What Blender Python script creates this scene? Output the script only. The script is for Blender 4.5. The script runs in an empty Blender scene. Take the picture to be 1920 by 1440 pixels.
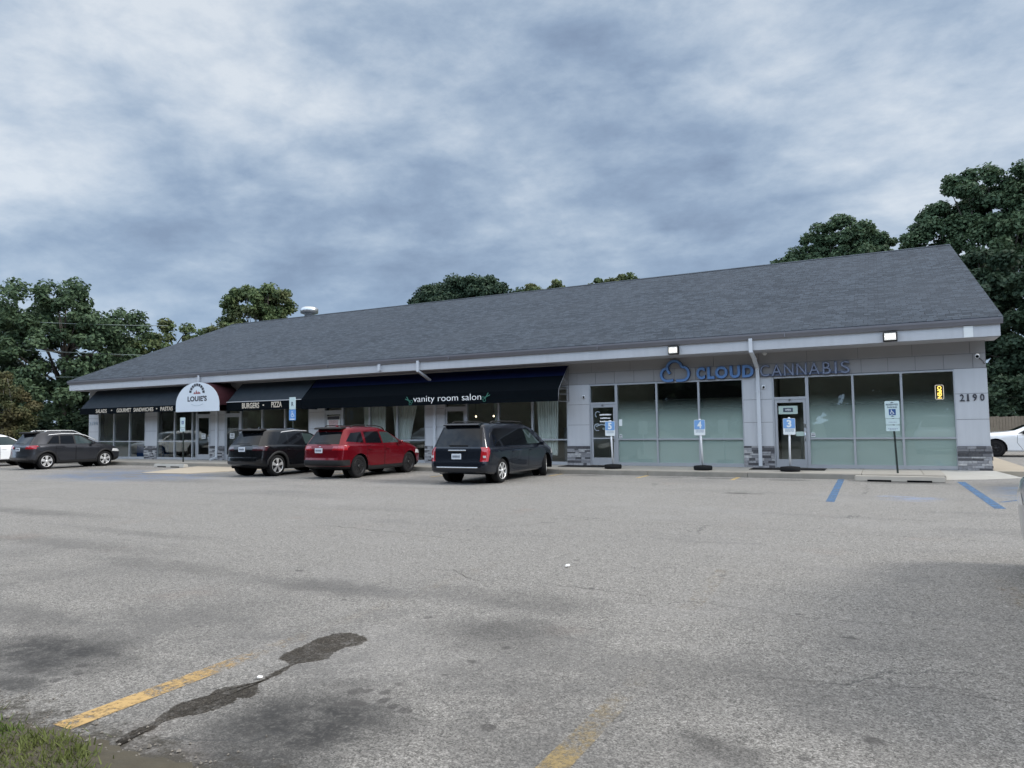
import bpy, bmesh, math, random
import numpy as np
from mathutils import Vector, Matrix, noise as mnoise

R = math.radians
SC = bpy.context.scene
COL = SC.collection

# ------------------------------------------------------------------ camera
cd = bpy.data.cameras.new('camera'); cam = bpy.data.objects.new('camera', cd); COL.objects.link(cam)
cd.sensor_width = 36.0; cd.lens = 1332.13 / 1920 * 36; cd.clip_start = 0.05; cd.clip_end = 3000
YAW, PITCH, ROLL = R(27.527), R(3.398), R(-0.813)
Fv = Vector((-math.sin(YAW) * math.cos(PITCH), math.cos(YAW) * math.cos(PITCH), math.sin(PITCH)))
Rv = Vector((math.cos(YAW), math.sin(YAW), 0)); Uv = Rv.cross(Fv)
c_, s_ = math.cos(ROLL), math.sin(ROLL)
Rr = Rv * c_ + Uv * s_; Ur = -Rv * s_ + Uv * c_
M = Matrix((Rr, Ur, -Fv)).transposed().to_4x4(); M.translation = (0, 0, 1.6)
cam.matrix_world = M
SC.camera = cam
SC.view_settings.view_transform = 'Standard'; SC.view_settings.look = 'None'
SC.view_settings.exposure = 0.1; SC.view_settings.gamma = 1.0
SC.cycles.max_bounces = 8; SC.cycles.transparent_max_bounces = 24

# ------------------------------------------------------------------ sun and sky
SUN_EL, SUN_AZ = R(34), R(78)       # azimuth measured from +Y towards +X
ld = bpy.data.lights.new('sun', 'SUN'); ld.energy = 2.7; ld.angle = R(16); ld.color = (1.0, 0.96, 0.90)
sun = bpy.data.objects.new('sun', ld); COL.objects.link(sun)
sdir = Vector((math.sin(SUN_AZ) * math.cos(SUN_EL), math.cos(SUN_AZ) * math.cos(SUN_EL), math.sin(SUN_EL)))
sun.rotation_euler = (-sdir).to_track_quat('-Z', 'Y').to_euler(); sun.location = sdir * 60


class NT:
    """small node-tree helper"""
    def __init__(s, tree): s.t = tree
    def n(s, typ, ins=None, **kw):
        nd = s.t.nodes.new(typ)
        for k, v in kw.items(): setattr(nd, k, v)
        for k, v in (ins or {}).items():
            sk = nd.inputs[k]
            if isinstance(v, bpy.types.NodeSocket): s.t.links.new(v, sk)
            else: sk.default_value = v
        return nd
    def math(s, op, a, b=None, clamp=False):
        nd = s.t.nodes.new('ShaderNodeMath'); nd.operation = op; nd.use_clamp = clamp
        for i, v in enumerate((a, b)):
            if v is None: continue
            if isinstance(v, bpy.types.NodeSocket): s.t.links.new(v, nd.inputs[i])
            else: nd.inputs[i].default_value = v
        return nd.outputs[0]
    def sstep(s, v, lo, hi, a=0.0, b=1.0):
        nd = s.n('ShaderNodeMapRange', {'Value': v, 'From Min': lo, 'From Max': hi, 'To Min': a, 'To Max': b}, interpolation_type='SMOOTHSTEP')
        return nd.outputs[0]
    def mix(s, f, a, b, blend='MIX'):
        nd = s.t.nodes.new('ShaderNodeMix'); nd.data_type = 'RGBA'; nd.blend_type = blend; nd.clamp_factor = True
        for i, v in ((0, f), (6, a), (7, b)):
            if isinstance(v, bpy.types.NodeSocket): s.t.links.new(v, nd.inputs[i])
            elif i == 0: nd.inputs[0].default_value = v
            else: nd.inputs[i].default_value = (*v, 1) if len(v) == 3 else v
        return nd.outputs[2]
    def noise(s, vec, scale, detail=4, rough=0.55, dist=0.0):
        return s.n('ShaderNodeTexNoise', {'Vector': vec, 'Scale': scale, 'Detail': detail, 'Roughness': rough, 'Distortion': dist}).outputs[0]
    def link(s, a, b): s.t.links.new(a, b)


w = bpy.data.worlds.new('World'); SC.world = w; w.use_nodes = True
w.node_tree.nodes.clear(); T = NT(w.node_tree)
tc = T.n('ShaderNodeTexCoord').outputs['Generated']
sep = T.n('ShaderNodeSeparateXYZ', {0: tc}); zc = T.math('MAXIMUM', sep.outputs[2], 0.0)
den = T.math('ADD', zc, 0.16)
px = T.math('DIVIDE', sep.outputs[0], den); py = T.math('DIVIDE', sep.outputs[1], den)
P2 = T.n('ShaderNodeCombineXYZ', {0: px, 1: py, 2: 3.7}).outputs[0]
mp = T.n('ShaderNodeMapping', {'Vector': P2, 'Rotation': (0, 0, R(-30)), 'Scale': (0.8, 1.2, 1)}).outputs[0]
dv = T.n('ShaderNodeVectorMath', {0: tc, 1: (1.0, 1.0, 2.0)}, operation='MULTIPLY').outputs[0]
n1 = T.noise(mp, 1.25, 3, 0.5, 0.15)
n2 = T.noise(mp, 3.0, 7, 0.55, 0.08)
n3 = T.noise(dv, 6.5, 8, 0.60, 0.15)
n5 = T.noise(dv, 15.0, 6, 0.6, 0.2)
n4 = T.noise(dv, 2.9, 4, 0.5, 0.2)
cl = T.math('MULTIPLY', n1, 0.28)
for nn, k in ((n2, .36), (n3, .58), (n4, .36)): cl = T.math('ADD', cl, T.math('MULTIPLY', nn, k))
cl = T.math('ADD', cl, T.math('MULTIPLY', n5, 0.16))
cl = T.math('SUBTRACT', cl, 0.15)
def blob(az, el, ra, amp):
    """brighter / darker cloud mass centred on a direction of the sky"""
    d = Vector((math.sin(R(az)) * math.cos(R(el)), math.cos(R(az)) * math.cos(R(el)), math.sin(R(el))))
    dp = T.n('ShaderNodeVectorMath', {0: tc, 1: d}, operation='DOT_PRODUCT').outputs['Value']
    return T.math('MULTIPLY', T.sstep(dp, math.cos(R(ra)), 1.0), amp)
for az, el, ra, amp in [(-62, 30, 20, .12), (-46, 21, 9, .11), (-38, 33, 14, .05), (-2, 30, 15, .09), (8, 20, 13, .07), (-30, 25, 10, -.03), (-20, 17, 15, -.05),
                        (-50, 13, 10, -.06), (-60, 14, 9, .08), (-10, 12, 9, -.05), (-38, 12, 12, -.07), (-27, 19, 7, .05), (-5, 18, 8, -.03)]:
    cl = T.math('ADD', cl, blob(az, el, ra, amp))
ramp = T.n('ShaderNodeValToRGB', {0: cl}); cr = ramp.color_ramp; cr.interpolation = 'LINEAR'
pts = [(0.53, (.200, .265, .375)), (0.63, (.255, .335, .455)), (0.72, (.335, .418, .530)), (0.81, (.440, .515, .610)), (0.95, (.62, .67, .725))]
while len(cr.elements) < len(pts): cr.elements.new(0.5)
for e, (p, c) in zip(cr.elements, pts): e.position = p; e.color = (*c, 1)
# thin blue towards the horizon
hz = T.sstep(sep.outputs[2], 0.03, 0.26, 0.55, 0.0)
skyc = T.mix(hz, ramp.outputs[0], (.220, .328, .505))
# overcast sky grows brighter towards the zenith
zen = T.sstep(sep.outputs[2], 0.60, 0.90, 1.0, 3.9)
skyc = T.mix(T.sstep(sep.outputs[2], 0.60, 0.80), skyc, (.41, .405, .40))
# extra brightness added to the sky half opposite the building, lifting the shop fronts
back = T.sstep(sep.outputs[1], 0.15, -0.45, 1.0, 4.2)
b1 = T.n('ShaderNodeBackground', {'Color': skyc, 'Strength': T.math('MAXIMUM', zen, back)})
nis = T.n('ShaderNodeTexSky', sky_type='NISHITA', sun_disc=False, sun_elevation=SUN_EL, sun_rotation=SUN_AZ)
b2 = T.n('ShaderNodeBackground', {'Color': nis.outputs[0], 'Strength': 0.015})
ad = T.n('ShaderNodeAddShader', {0: b1.outputs[0], 1: b2.outputs[0]})
out = T.n('ShaderNodeOutputWorld', {'Surface': ad.outputs[0]})
w.cycles.sampling_method = 'MANUAL'; w.cycles.sample_map_resolution = 512

# ------------------------------------------------------------------ materials
MATS = {}
def newmat(name):
    m = bpy.data.materials.new(name); m.use_nodes = True; m.node_tree.nodes.clear(); MATS[name] = m
    t = NT(m.node_tree); t.out = t.n('ShaderNodeOutputMaterial'); return m, t
def pmat(name, col, rough=0.6, metal=0.0, coat=0.0, var=0.0, vscale=6.0, bump=0.0, bscale=40.0, emit=None, estr=0.0, spec=0.5, streak=False):
    m, t = newmat(name)
    oc = t.n('ShaderNodeTexCoord').outputs['Object']
    base = (*col, 1)
    if var:
        nz = t.noise(oc, vscale, 5, 0.6)
        if streak:
            sv = t.n('ShaderNodeMapping', {'Vector': oc, 'Scale': (7, 7, .45)}).outputs[0]
            nz = t.math('ADD', t.math('MULTIPLY', nz, .45), t.math('MULTIPLY', t.noise(sv, 1.0, 5, .65), .55))
        base = t.mix(nz, tuple(c * (1 - var) for c in col), tuple(min(1, c * (1 + var)) for c in col))
    ins = {'Base Color': base, 'Roughness': rough, 'Metallic': metal, 'Coat Weight': coat, 'Coat Roughness': 0.03, 'Specular IOR Level': spec}
    if emit: ins['Emission Color'] = (*emit, 1); ins['Emission Strength'] = estr
    p = t.n('ShaderNodeBsdfPrincipled', ins)
    if bump:
        b = t.n('ShaderNodeBump', {'Height': t.noise(oc, bscale, 4, 0.6), 'Strength': bump, 'Distance': 0.01})
        t.link(b.outputs[0], p.inputs['Normal'])
    t.link(p.outputs[0], t.out.inputs[0]); return m

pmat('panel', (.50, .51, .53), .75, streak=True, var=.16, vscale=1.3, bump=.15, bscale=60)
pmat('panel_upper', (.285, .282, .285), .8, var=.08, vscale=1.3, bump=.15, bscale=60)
pmat('panel_joint', (.16, .16, .18), .9)
pmat('fascia', (.48, .495, .52), .6, streak=True, var=.18, vscale=.7)
pmat('soffit', (.40, .40, .42), .8, var=.05)
pmat('gutter', (.19, .19, .21), .45, metal=.3, var=.1, vscale=2)
pmat('downspout', (.58, .60, .63), .5, var=.08, vscale=3)
pmat('alu', (.46, .48, .51), .38, metal=.45, var=.05)
pmat('concrete', (.34, .315, .275), .9, var=.22, vscale=1.6, bump=.3, bscale=25)
pmat('concrete_light', (.40, .385, .35), .9, var=.16, vscale=2.2, bump=.3, bscale=25)
pmat('concrete_tan', (.37, .32, .25), .9, var=.16, vscale=2.2, bump=.3, bscale=25)
pmat('kerb', (.27, .25, .215), .9, var=.30, vscale=2.6, bump=.4, bscale=20)
pmat('mat_rubber', (.014, .013, .013), .9, var=.3, spec=.15)
pmat('black_plastic', (.013, .013, .014), .6, var=.2, vscale=8, spec=.3)
pmat('rubber', (.013, .013, .014), .85, spec=.2, var=.25, vscale=12)
pmat('dark', (.006, .006, .007), .95, spec=.1)
pmat('white_plastic', (.80, .81, .82), .4)
pmat('sign_white', (.78, .82, .82), .45)
pmat('sign_blue', (.12, .29, .62), .45)
pmat('sign_navy', (.03, .085, .24), .45)
pmat('sign_text', (.05, .07, .10), .6)
pmat('sign_grey', (.36, .42, .48), .5)
pmat('post_dark', (.03, .04, .035), .5, metal=.3)
pmat('chan_blue', (.10, .21, .43), .4)
pmat('chan_side', (.028, .055, .15), .5)
pmat('chan_dull', (.20, .232, .32), .5)
pmat('chan_side_dull', (.085, .11, .18), .5)
pmat('letter_dark', (.035, .035, .045), .5)
pmat('awn_navy', (.005, .0085, .0125), .85, var=.2, vscale=3, bump=.2, bscale=90, spec=.12)
pmat('awn_blue', (.008, .016, .075), .7, var=.12, vscale=2, bump=.2, bscale=90, spec=.2)
pmat('awn_slate', (.068, .084, .102), .8, streak=True, var=.35, vscale=2, bump=.25, bscale=90, spec=.2)
pmat('awn_maroon', (.085, .020, .028), .75, var=.2, vscale=2)
pmat('awn_white', (.66, .71, .76), .6, var=.04, vscale=2)
pmat('letter_cream', (.62, .55, .45), .6)
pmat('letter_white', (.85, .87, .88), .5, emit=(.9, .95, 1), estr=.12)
pmat('letter_green', (.05, .20, .15), .6)
pmat('letter_red', (.28, .07, .07), .6)
pmat('chrome', (.62, .63, .65), .16, metal=1.0)
pmat('silver_trim', (.72, .73, .74), .35, metal=.5)
pmat('rim_silver', (.70, .70, .70), .35, metal=.55)
pmat('rim_dark', (.03, .03, .032), .35, metal=.5)
pmat('plate', (.62, .66, .72), .4)
pmat('lamp_red', (.32, .012, .018), .15, coat=1)
pmat('lamp_dark', (.045, .012, .015), .15, coat=1)
pmat('lamp_clear', (.62, .62, .62), .12, coat=1)
pmat('car_glass', (.005, .006, .008), .04, spec=.28)
pmat('car_glass_clear', (.030, .045, .045), .03, spec=.8)
pmat('paint_grey', (.034, .036, .043), .28, metal=.5, coat=.5, spec=.3)
pmat('paint_black', (.004, .0045, .006), .2, metal=.0, coat=.6, spec=.3)
pmat('paint_red', (.15, .0035, .010), .25, metal=.45, coat=.5, spec=.3)
pmat('paint_navy', (.008, .0105, .017), .25, metal=.2, coat=.55, spec=.3)
pmat('paint_white', (.78, .80, .82), .3, coat=1)
pmat('paint_silver', (.42, .44, .47), .28, metal=.75, coat=1)
pmat('galv', (.55, .56, .57), .35, metal=.9, var=.15, vscale=5)
pmat('paper', (.74, .76, .75), .7)
pmat('paper_green', (.42, .52, .47), .7)
pmat('paper_pink', (.55, .40, .40), .7, var=.5, vscale=14)
pmat('room_wall', (.55, .53, .47), .9, var=.08)
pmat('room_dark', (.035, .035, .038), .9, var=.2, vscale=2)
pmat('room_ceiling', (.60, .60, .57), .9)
pmat('room_floor', (.30, .28, .25), .6)
pmat('furniture_dark', (.030, .030, .034), .6, var=.2)
pmat('furniture_grey', (.20, .20, .21), .6, var=.1)
pmat('furniture_white', (.55, .55, .54), .6, var=.1)
pmat('bulb', (1, .9, .7), .5, emit=(1, .82, .55), estr=4)
pmat('flood_glass', (1, .97, .9), .4, emit=(1, .93, .80), estr=5)
pmat('flood_reflector', (.75, .74, .70), .35, emit=(1, .93, .82), estr=.3)
pmat('neon_yellow', (1, .75, .2), .5, emit=(1, .62, .10), estr=1.9)
pmat('neon_white', (.8, .75, .7), .5, emit=(.9, .72, .62), estr=.45)
pmat('bark', (.055, .045, .038), .95, var=.4, vscale=5, bump=.8, bscale=14)
pmat('bark_pale', (.16, .15, .13), .95, var=.4, vscale=5, bump=.8, bscale=14)
pmat('wood_fence', (.20, .165, .125), .85, var=.3, vscale=3)
pmat('wire', (.16, .19, .17), .6)
pmat('litter', (.85, .85, .84), .7)

def leafmat(name, c1, c2, c3):
    m, t = newmat(name)
    g = t.n('ShaderNodeNewGeometry').outputs['Random Per Island']
    oc = t.n('ShaderNodeTexCoord').outputs['Object']
    big = t.sstep(t.noise(oc, 0.55, 3, 0.5), .40, .62)
    c = t.mix(g, c1, c2); c = t.mix(t.math('MULTIPLY', big, 0.55), c, c3)
    d = t.n('ShaderNodeBsdfPrincipled', {'Base Color': c, 'Roughness': .62, 'Specular IOR Level': .25})
    tr = t.n('ShaderNodeBsdfTranslucent', {'Color': c})
    mx = t.n('ShaderNodeMixShader', {0: 0.22, 1: d.outputs[0], 2: tr.outputs[0]})
    t.link(mx.outputs[0], t.out.inputs[0])
leafmat('leaf_dark', (.044, .078, .042), (.100, .150, .078), (.065, .100, .050))
leafmat('leaf_mid', (.058, .095, .040), (.130, .170, .070), (.120, .115, .050))
leafmat('leaf_brown', (.055, .075, .032), (.115, .115, .052), (.115, .088, .045))
leafmat('leaf_deep', (.027, .050, .031), (.060, .096, .054), (.040, .066, .038))
leafmat('blade', (.065, .105, .022), (.125, .170, .045), (.17, .17, .065))

def stonemat():
    m, t = newmat('ledgestone')
    g = t.n('ShaderNodeNewGeometry').outputs['Random Per Island']
    oc = t.n('ShaderNodeTexCoord').outputs['Object']
    rp = t.n('ShaderNodeValToRGB', {0: g}); r = rp.color_ramp
    pts = [(0, (.045, .045, .052)), (.30, (.09, .09, .10)), (.5, (.22, .22, .235)), (.75, (.36, .36, .375)), (1, (.55, .54, .53))]
    while len(r.elements) < 5: r.elements.new(.5)
    for e, (p, c) in zip(r.elements, pts): e.position = p; e.color = (*c, 1)
    nz = t.noise(oc, 16, 5, .65)
    c = t.mix(t.sstep(nz, .35, .7, 0, .45), rp.outputs[0], (.13, .125, .12))
    p = t.n('ShaderNodeBsdfPrincipled', {'Base Color': c, 'Roughness': .9})
    b = t.n('ShaderNodeBump', {'Height': nz, 'Strength': .6, 'Distance': .015}); t.link(b.outputs[0], p.inputs['Normal'])
    t.link(p.outputs[0], t.out.inputs[0])
stonemat()

def shinglemat():
    m, t = newmat('shingle')
    oc = t.n('ShaderNodeTexCoord').outputs['Object']
    s = t.n('ShaderNodeSeparateXYZ', {0: oc})
    v = t.n('ShaderNodeCombineXYZ', {0: s.outputs[0], 1: t.math('MULTIPLY', s.outputs[2], 2.72), 2: 0.0}).outputs[0]
    br = t.n('ShaderNodeTexBrick', {'Vector': v, 'Color1': (.019, .027, .038, 1), 'Color2': (.070, .089, .114, 1), 'Mortar': (.014, .016, .021, 1), 'Scale': 1.0,
                                   'Mortar Size': .012, 'Mortar Smooth': .3, 'Bias': 0.0, 'Brick Width': .30, 'Row Height': .142}, offset=.37, offset_frequency=2, squash=.7, squash_frequency=3)
    n1 = t.noise(v, 11, 4, .7); n2 = t.noise(oc, .35, 4, .55); n3 = t.noise(v, 60, 2, .6)
    c = t.mix(t.sstep(n1, .35, .65, 0, .5), br.outputs[0], (.040, .050, .065))
    c = t.mix(t.sstep(n2, .35, .7, 0, .35), c, (.055, .066, .082))
    c = t.mix(t.sstep(n3, .45, .75, 0, .22), c, (.09, .105, .122))
    p = t.n('ShaderNodeBsdfPrincipled', {'Base Color': c, 'Roughness': .92, 'Specular IOR Level': .3})
    h = t.math('ADD', t.math('MULTIPLY', br.outputs['Fac'], -1.0), t.math('MULTIPLY', n1, .5))
    b = t.n('ShaderNodeBump', {'Height': h, 'Strength': .6, 'Distance': .02}); t.link(b.outputs[0], p.inputs['Normal'])
    t.link(p.outputs[0], t.out.inputs[0])
shinglemat()

def glassmat(name, tint, refl=1.0):
    m, t = newmat(name)
    bk = t.n('ShaderNodeNewGeometry').outputs['Backfacing']
    fr = t.n('ShaderNodeFresnel', {'IOR': t.math('SUBTRACT', 1.55, t.math('MULTIPLY', bk, 1.55 - 1 / 1.55))}).outputs[0]
    oc = t.n('ShaderNodeTexCoord').outputs['Object']
    bp = t.n('ShaderNodeBump', {'Height': t.noise(oc, .9, 2, .4), 'Strength': .05, 'Distance': .05})
    tr = t.n('ShaderNodeBsdfTransparent', {'Color': (*tint, 1)})
    gl = t.n('ShaderNodeBsdfGlossy', {'Color': (.92, .97, .95, 1), 'Roughness': .015, 'Normal': bp.outputs[0]})
    mx = t.n('ShaderNodeMixShader', {0: t.math('MULTIPLY', fr, 1.7 * refl, True), 1: tr.outputs[0], 2: gl.outputs[0]})
    t.link(mx.outputs[0], t.out.inputs[0])
glassmat('shop_glass', (.89, .92, .90)); glassmat('door_glass', (.62, .66, .64))

def filmmat():
    """frosted privacy film: solid up to about chest height, fading out to clear above head height"""
    m, t = newmat('frost_film')
    oc = t.n('ShaderNodeTexCoord').outputs['Object']
    z = t.n('ShaderNodeSeparateXYZ', {0: oc}).outputs[2]
    a = t.sstep(z, 1.55, 2.50, 1.0, 0.0); a = t.math('MULTIPLY', a, .97)
    nz = t.noise(oc, .8, 3, .5)
    c = t.mix(nz, (.46, .56, .53), (.54, .64, .61))
    d = t.n('ShaderNodeBsdfDiffuse', {'Color': c}); tl = t.n('ShaderNodeBsdfTranslucent', {'Color': (.7, .8, .76, 1)})
    s = t.n('ShaderNodeMixShader', {0: .22, 1: d.outputs[0], 2: tl.outputs[0]})
    tr = t.n('ShaderNodeBsdfTransparent')
    mx = t.n('ShaderNodeMixShader', {0: a, 1: tr.outputs[0], 2: s.outputs[0]})
    t.link(mx.outputs[0], t.out.inputs[0])
filmmat()

def curtainmat():
    m, t = newmat('sheer_curtain')
    d = t.n('ShaderNodeBsdfDiffuse', {'Color': (.86, .90, .87, 1)}); tl = t.n('ShaderNodeBsdfTranslucent', {'Color': (.6, .65, .62, 1)})
    s = t.n('ShaderNodeMixShader', {0: .35, 1: d.outputs[0], 2: tl.outputs[0]})
    tr = t.n('ShaderNodeBsdfTransparent')
    mx = t.n('ShaderNodeMixShader', {0: .93, 1: tr.outputs[0], 2: s.outputs[0]})
    t.link(mx.outputs[0], t.out.inputs[0])
curtainmat()

def asphaltmat():
    m, t = newmat('asphalt')
    oc = t.n('ShaderNodeTexCoord').outputs['Object']
    warp = t.n('ShaderNodeTexNoise', {'Vector': oc, 'Scale': 3.0, 'Detail': 5, 'Roughness': .6}).outputs['Color']
    wv = t.n('ShaderNodeVectorMath', {0: warp, 1: (.5, .5, .5)}, operation='SUBTRACT').outputs[0]
    wv = t.n('ShaderNodeVectorMath', {0: wv, 'Scale': .55}, operation='SCALE').outputs[0]
    pw = t.n('ShaderNodeVectorMath', {0: oc, 1: wv}, operation='ADD').outputs[0]
    # aggregate
    v1 = t.n('ShaderNodeTexVoronoi', {'Vector': oc, 'Scale': 125.0, 'Randomness': 1.0}); v1c = t.n('ShaderNodeSeparateXYZ', {0: v1.outputs['Color']}).outputs[0]
    v2 = t.n('ShaderNodeTexVoronoi', {'Vector': oc, 'Scale': 52.0}); v2c = t.n('ShaderNodeSeparateXYZ', {0: v2.outputs['Color']}).outputs[1]
    nf = t.noise(oc, 26, 4, .75); nm = t.noise(oc, 5.5, 5, .65)
    g = t.math('ADD', t.math('MULTIPLY', v1c, .48), t.math('MULTIPLY', v2c, .16)); g = t.math('ADD', g, t.math('MULTIPLY', nf, .44))
    rp = t.n('ShaderNodeValToRGB', {0: g}); r = rp.color_ramp
    pts = [(.22, (.054, .0508, .046)), (.40, (.141, .1345, .1245)), (.55, (.228, .2185, .203)), (.70, (.306, .294, .275)), (.88, (.475, .457, .43))]
    while len(r.elements) < 5: r.elements.new(.5)
    for e, (p, c) in zip(r.elements, pts): e.position = p; e.color = (*c, 1)
    c = rp.outputs[0]
    # mottling and long tyre-polished streaks
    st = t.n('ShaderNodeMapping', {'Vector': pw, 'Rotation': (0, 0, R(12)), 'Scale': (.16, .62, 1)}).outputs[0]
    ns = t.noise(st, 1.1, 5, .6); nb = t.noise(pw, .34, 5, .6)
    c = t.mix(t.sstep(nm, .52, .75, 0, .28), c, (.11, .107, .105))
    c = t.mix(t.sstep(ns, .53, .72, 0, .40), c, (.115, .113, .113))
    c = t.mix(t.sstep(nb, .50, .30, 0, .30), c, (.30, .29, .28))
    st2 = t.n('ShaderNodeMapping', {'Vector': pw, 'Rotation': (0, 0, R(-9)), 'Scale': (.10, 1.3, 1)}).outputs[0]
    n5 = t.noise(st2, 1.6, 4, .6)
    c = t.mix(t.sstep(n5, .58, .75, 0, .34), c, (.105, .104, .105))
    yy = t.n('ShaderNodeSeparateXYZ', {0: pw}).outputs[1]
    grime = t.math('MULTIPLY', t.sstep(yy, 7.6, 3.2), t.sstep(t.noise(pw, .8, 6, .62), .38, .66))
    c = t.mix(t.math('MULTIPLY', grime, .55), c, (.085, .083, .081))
    # brownish rust stains
    nr = t.noise(oc, .7, 3, .5)
    c = t.mix(t.sstep(nr, .62, .78, 0, .22), c, (.24, .17, .14))
    # oil and tyre stains: soft ellipses on the ground  (x, y, rx, ry, strength)
    S = [(-5.45, 3.15, .95, .50, 1.0), (-4.95, 2.62, .36, .18, .8), (-2.88, 3.0, .72, .62, 1.0), (-2.75, 2.58, .55, .28, .85), (-3.05, 3.45, .35, .22, .4), (-2.7, 4.95, .75, .55, .55), (-3.3, 5.9, .9, .5, .25),
         (-2.9, 5.9, 1.0, .45, .35), (-10.5, 6.2, 2.6, .40, .34), (-15.4, 8.4, 3.0, .45, .4), (-7.7, 5.7, 1.8, .35, .30), (-10.5, 7.3, 2.2, .25, .28), (-5.1, 5.6, 1.2, .4, .4), (-4.28, 21.15, .9, .35, .65), (-5.7, 21.2, .7, .3, .5),
         (-2.4, 21.1, .8, .4, .6), (-2.93, 16.85, .5, .22, .8), (-.75, 3.7, .25, .22, .55), (-.3, 2.9, .6, .4, .5), (.5, 21.0, 1.3, .5, .7), (-8.4, 21.2, .8, .35, .6), (3.4, 20.0, 2.2, 2.4, .6), (-16, 20.3, 1.4, 1.2, .4),
         (-25, 16.9, 4.5, 2.2, .45), (-30, 19.4, 4.0, 1.6, .4), (-21, 15.5, 6, 1.0, .3), (-13, 17.5, 3, .7, .35), (-7.0, 3.6, 1.2, .4, .4), (-1.0, 4.6, .8, .5, .25)]
    acc = None
    for (x, y, rx, ry, k) in S:
        d = t.n('ShaderNodeVectorMath', {0: pw, 1: (x, y, 0)}, operation='SUBTRACT').outputs[0]
        d = t.n('ShaderNodeVectorMath', {0: d, 1: (1 / rx, 1 / ry, 0)}, operation='MULTIPLY').outputs[0]
        d = t.n('ShaderNodeVectorMath', {0: d}, operation='LENGTH').outputs['Value']
        a = t.sstep(d, .25, 1.15, k, 0.0)
        acc = a if acc is None else t.math('MAXIMUM', acc, a)
    acc = t.math('MULTIPLY', acc, t.sstep(t.noise(oc, 3.1, 8, .72),   .33, .55, .55, 1.0))
    acc = t.math('MULTIPLY', acc, t.sstep(nf, .30, .55, .55, 1.0))
    c = t.mix(acc, c, (.034, .033, .032))
    # dark drips with sharp edges
    DR = [(-5.1, 5.55), (-3.46, 5.07), (-2.46, 3.35), (-2.56, 3.36), (-2.74, 3.53), (-2.91, 3.48), (-2.85, 3.51), (-2.87, 3.3), (-2.78, 3.34), (-2.75, 3.67), (-2.66, 3.43), (-2.58, 3.96), (-2.55, 4.26), (-1.94, 3.4), (-4.91, 2.57), (-4.82, 2.8), (-4.94, 3.06), (-4.81, 2.94), (-5.76, 3.16), (-5.12, 2.84), (-2.6, 6.63), (-0.3, 5.91), (-0.68, 6.44), (-2.48, 4.62), (-5.94, 6.11), (-4.54, 5.25), (-2.99, 16.83), (-0.1, 4.07), (-0.4, 3.74), (-3.31, 7.93)]
    acc = None
    for i, (x, y) in enumerate(DR):
        rx = .030 + .028 * ((i * 37) % 11) / 11; ry = .7 * rx + .02 * ((i * 53) % 7) / 7
        d = t.n('ShaderNodeVectorMath', {0: t.mix(.72, pw, oc), 1: (x, y, 0)}, operation='SUBTRACT').outputs[0]
        d = t.n('ShaderNodeVectorMath', {0: d, 1: (1 / rx, 1 / ry, 0)}, operation='MULTIPLY').outputs[0]
        a = t.sstep(t.n('ShaderNodeVectorMath', {0: d}, operation='LENGTH').outputs['Value'], .65, 1.2, .62, 0.0)
        acc = a if acc is None else t.math('MAXIMUM', acc, a)
    c = t.mix(acc, c, (.050, .046, .044))
    # small drops
    vd = t.n('ShaderNodeTexVoronoi', {'Vector': pw, 'Scale': 1.25, 'Randomness': 1.0})
    rs = t.n('ShaderNodeSeparateXYZ', {0: vd.outputs['Color']})
    dr = t.math('LESS_THAN', vd.outputs['Distance'], t.math('MULTIPLY', t.math('SUBTRACT', rs.outputs[0], .64, True), .22))
    c = t.mix(t.math('MULTIPLY', dr, .72), c, (.052, .050, .050))
    # cracks
    vc = t.n('ShaderNodeTexVoronoi', {'Vector': pw, 'Scale': .13, 'Randomness': 1.0}, feature='DISTANCE_TO_EDGE')
    ck = t.math('MULTIPLY', t.math('LESS_THAN', vc.outputs['Distance'], .0016), t.sstep(t.noise(oc, .35, 2, .5), .45, .6))
    c = t.mix(t.math('MULTIPLY', ck, .7), c, (.05, .05, .05))
    # worn blue parking paint by the ramp on the left and the bay on the right
    def wash(c, x, y, rx, ry, lo, hi, k, col):
        d = t.n('ShaderNodeVectorMath', {0: pw, 1: (x, y, 0)}, operation='SUBTRACT').outputs[0]
        d = t.n('ShaderNodeVectorMath', {0: d, 1: (1 / rx, 1 / ry, 0)}, operation='MULTIPLY').outputs[0]
        d = t.n('ShaderNodeVectorMath', {0: d}, operation='LENGTH').outputs['Value']
        a = t.math('MULTIPLY', t.sstep(d, .45, 1.1, k, 0.0), t.sstep(t.noise(st, 4.2, 5, .65), lo, hi))
        return t.mix(a, c, col)
    c = wash(c, -24.4, 16.4, 5.2, 2.5, .36, .60, .75, (.115, .155, .235))
    c = wash(c, -27.5, 18.3, 4.5, 1.5, .40, .62, .55, (.125, .16, .23))
    c = wash(c, 3.2, 18.6, 1.4, 3.0, .30, .62, .75, (.11, .16, .24))
    c = wash(c, .35, 17.0, .75, .8, .44, .66, .6, (.20, .28, .46))
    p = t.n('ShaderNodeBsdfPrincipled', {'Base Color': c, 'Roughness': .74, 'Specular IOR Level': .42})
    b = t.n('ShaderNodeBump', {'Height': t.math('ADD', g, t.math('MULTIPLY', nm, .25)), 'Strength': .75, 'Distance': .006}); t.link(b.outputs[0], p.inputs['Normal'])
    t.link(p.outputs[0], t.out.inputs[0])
asphaltmat()

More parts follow.
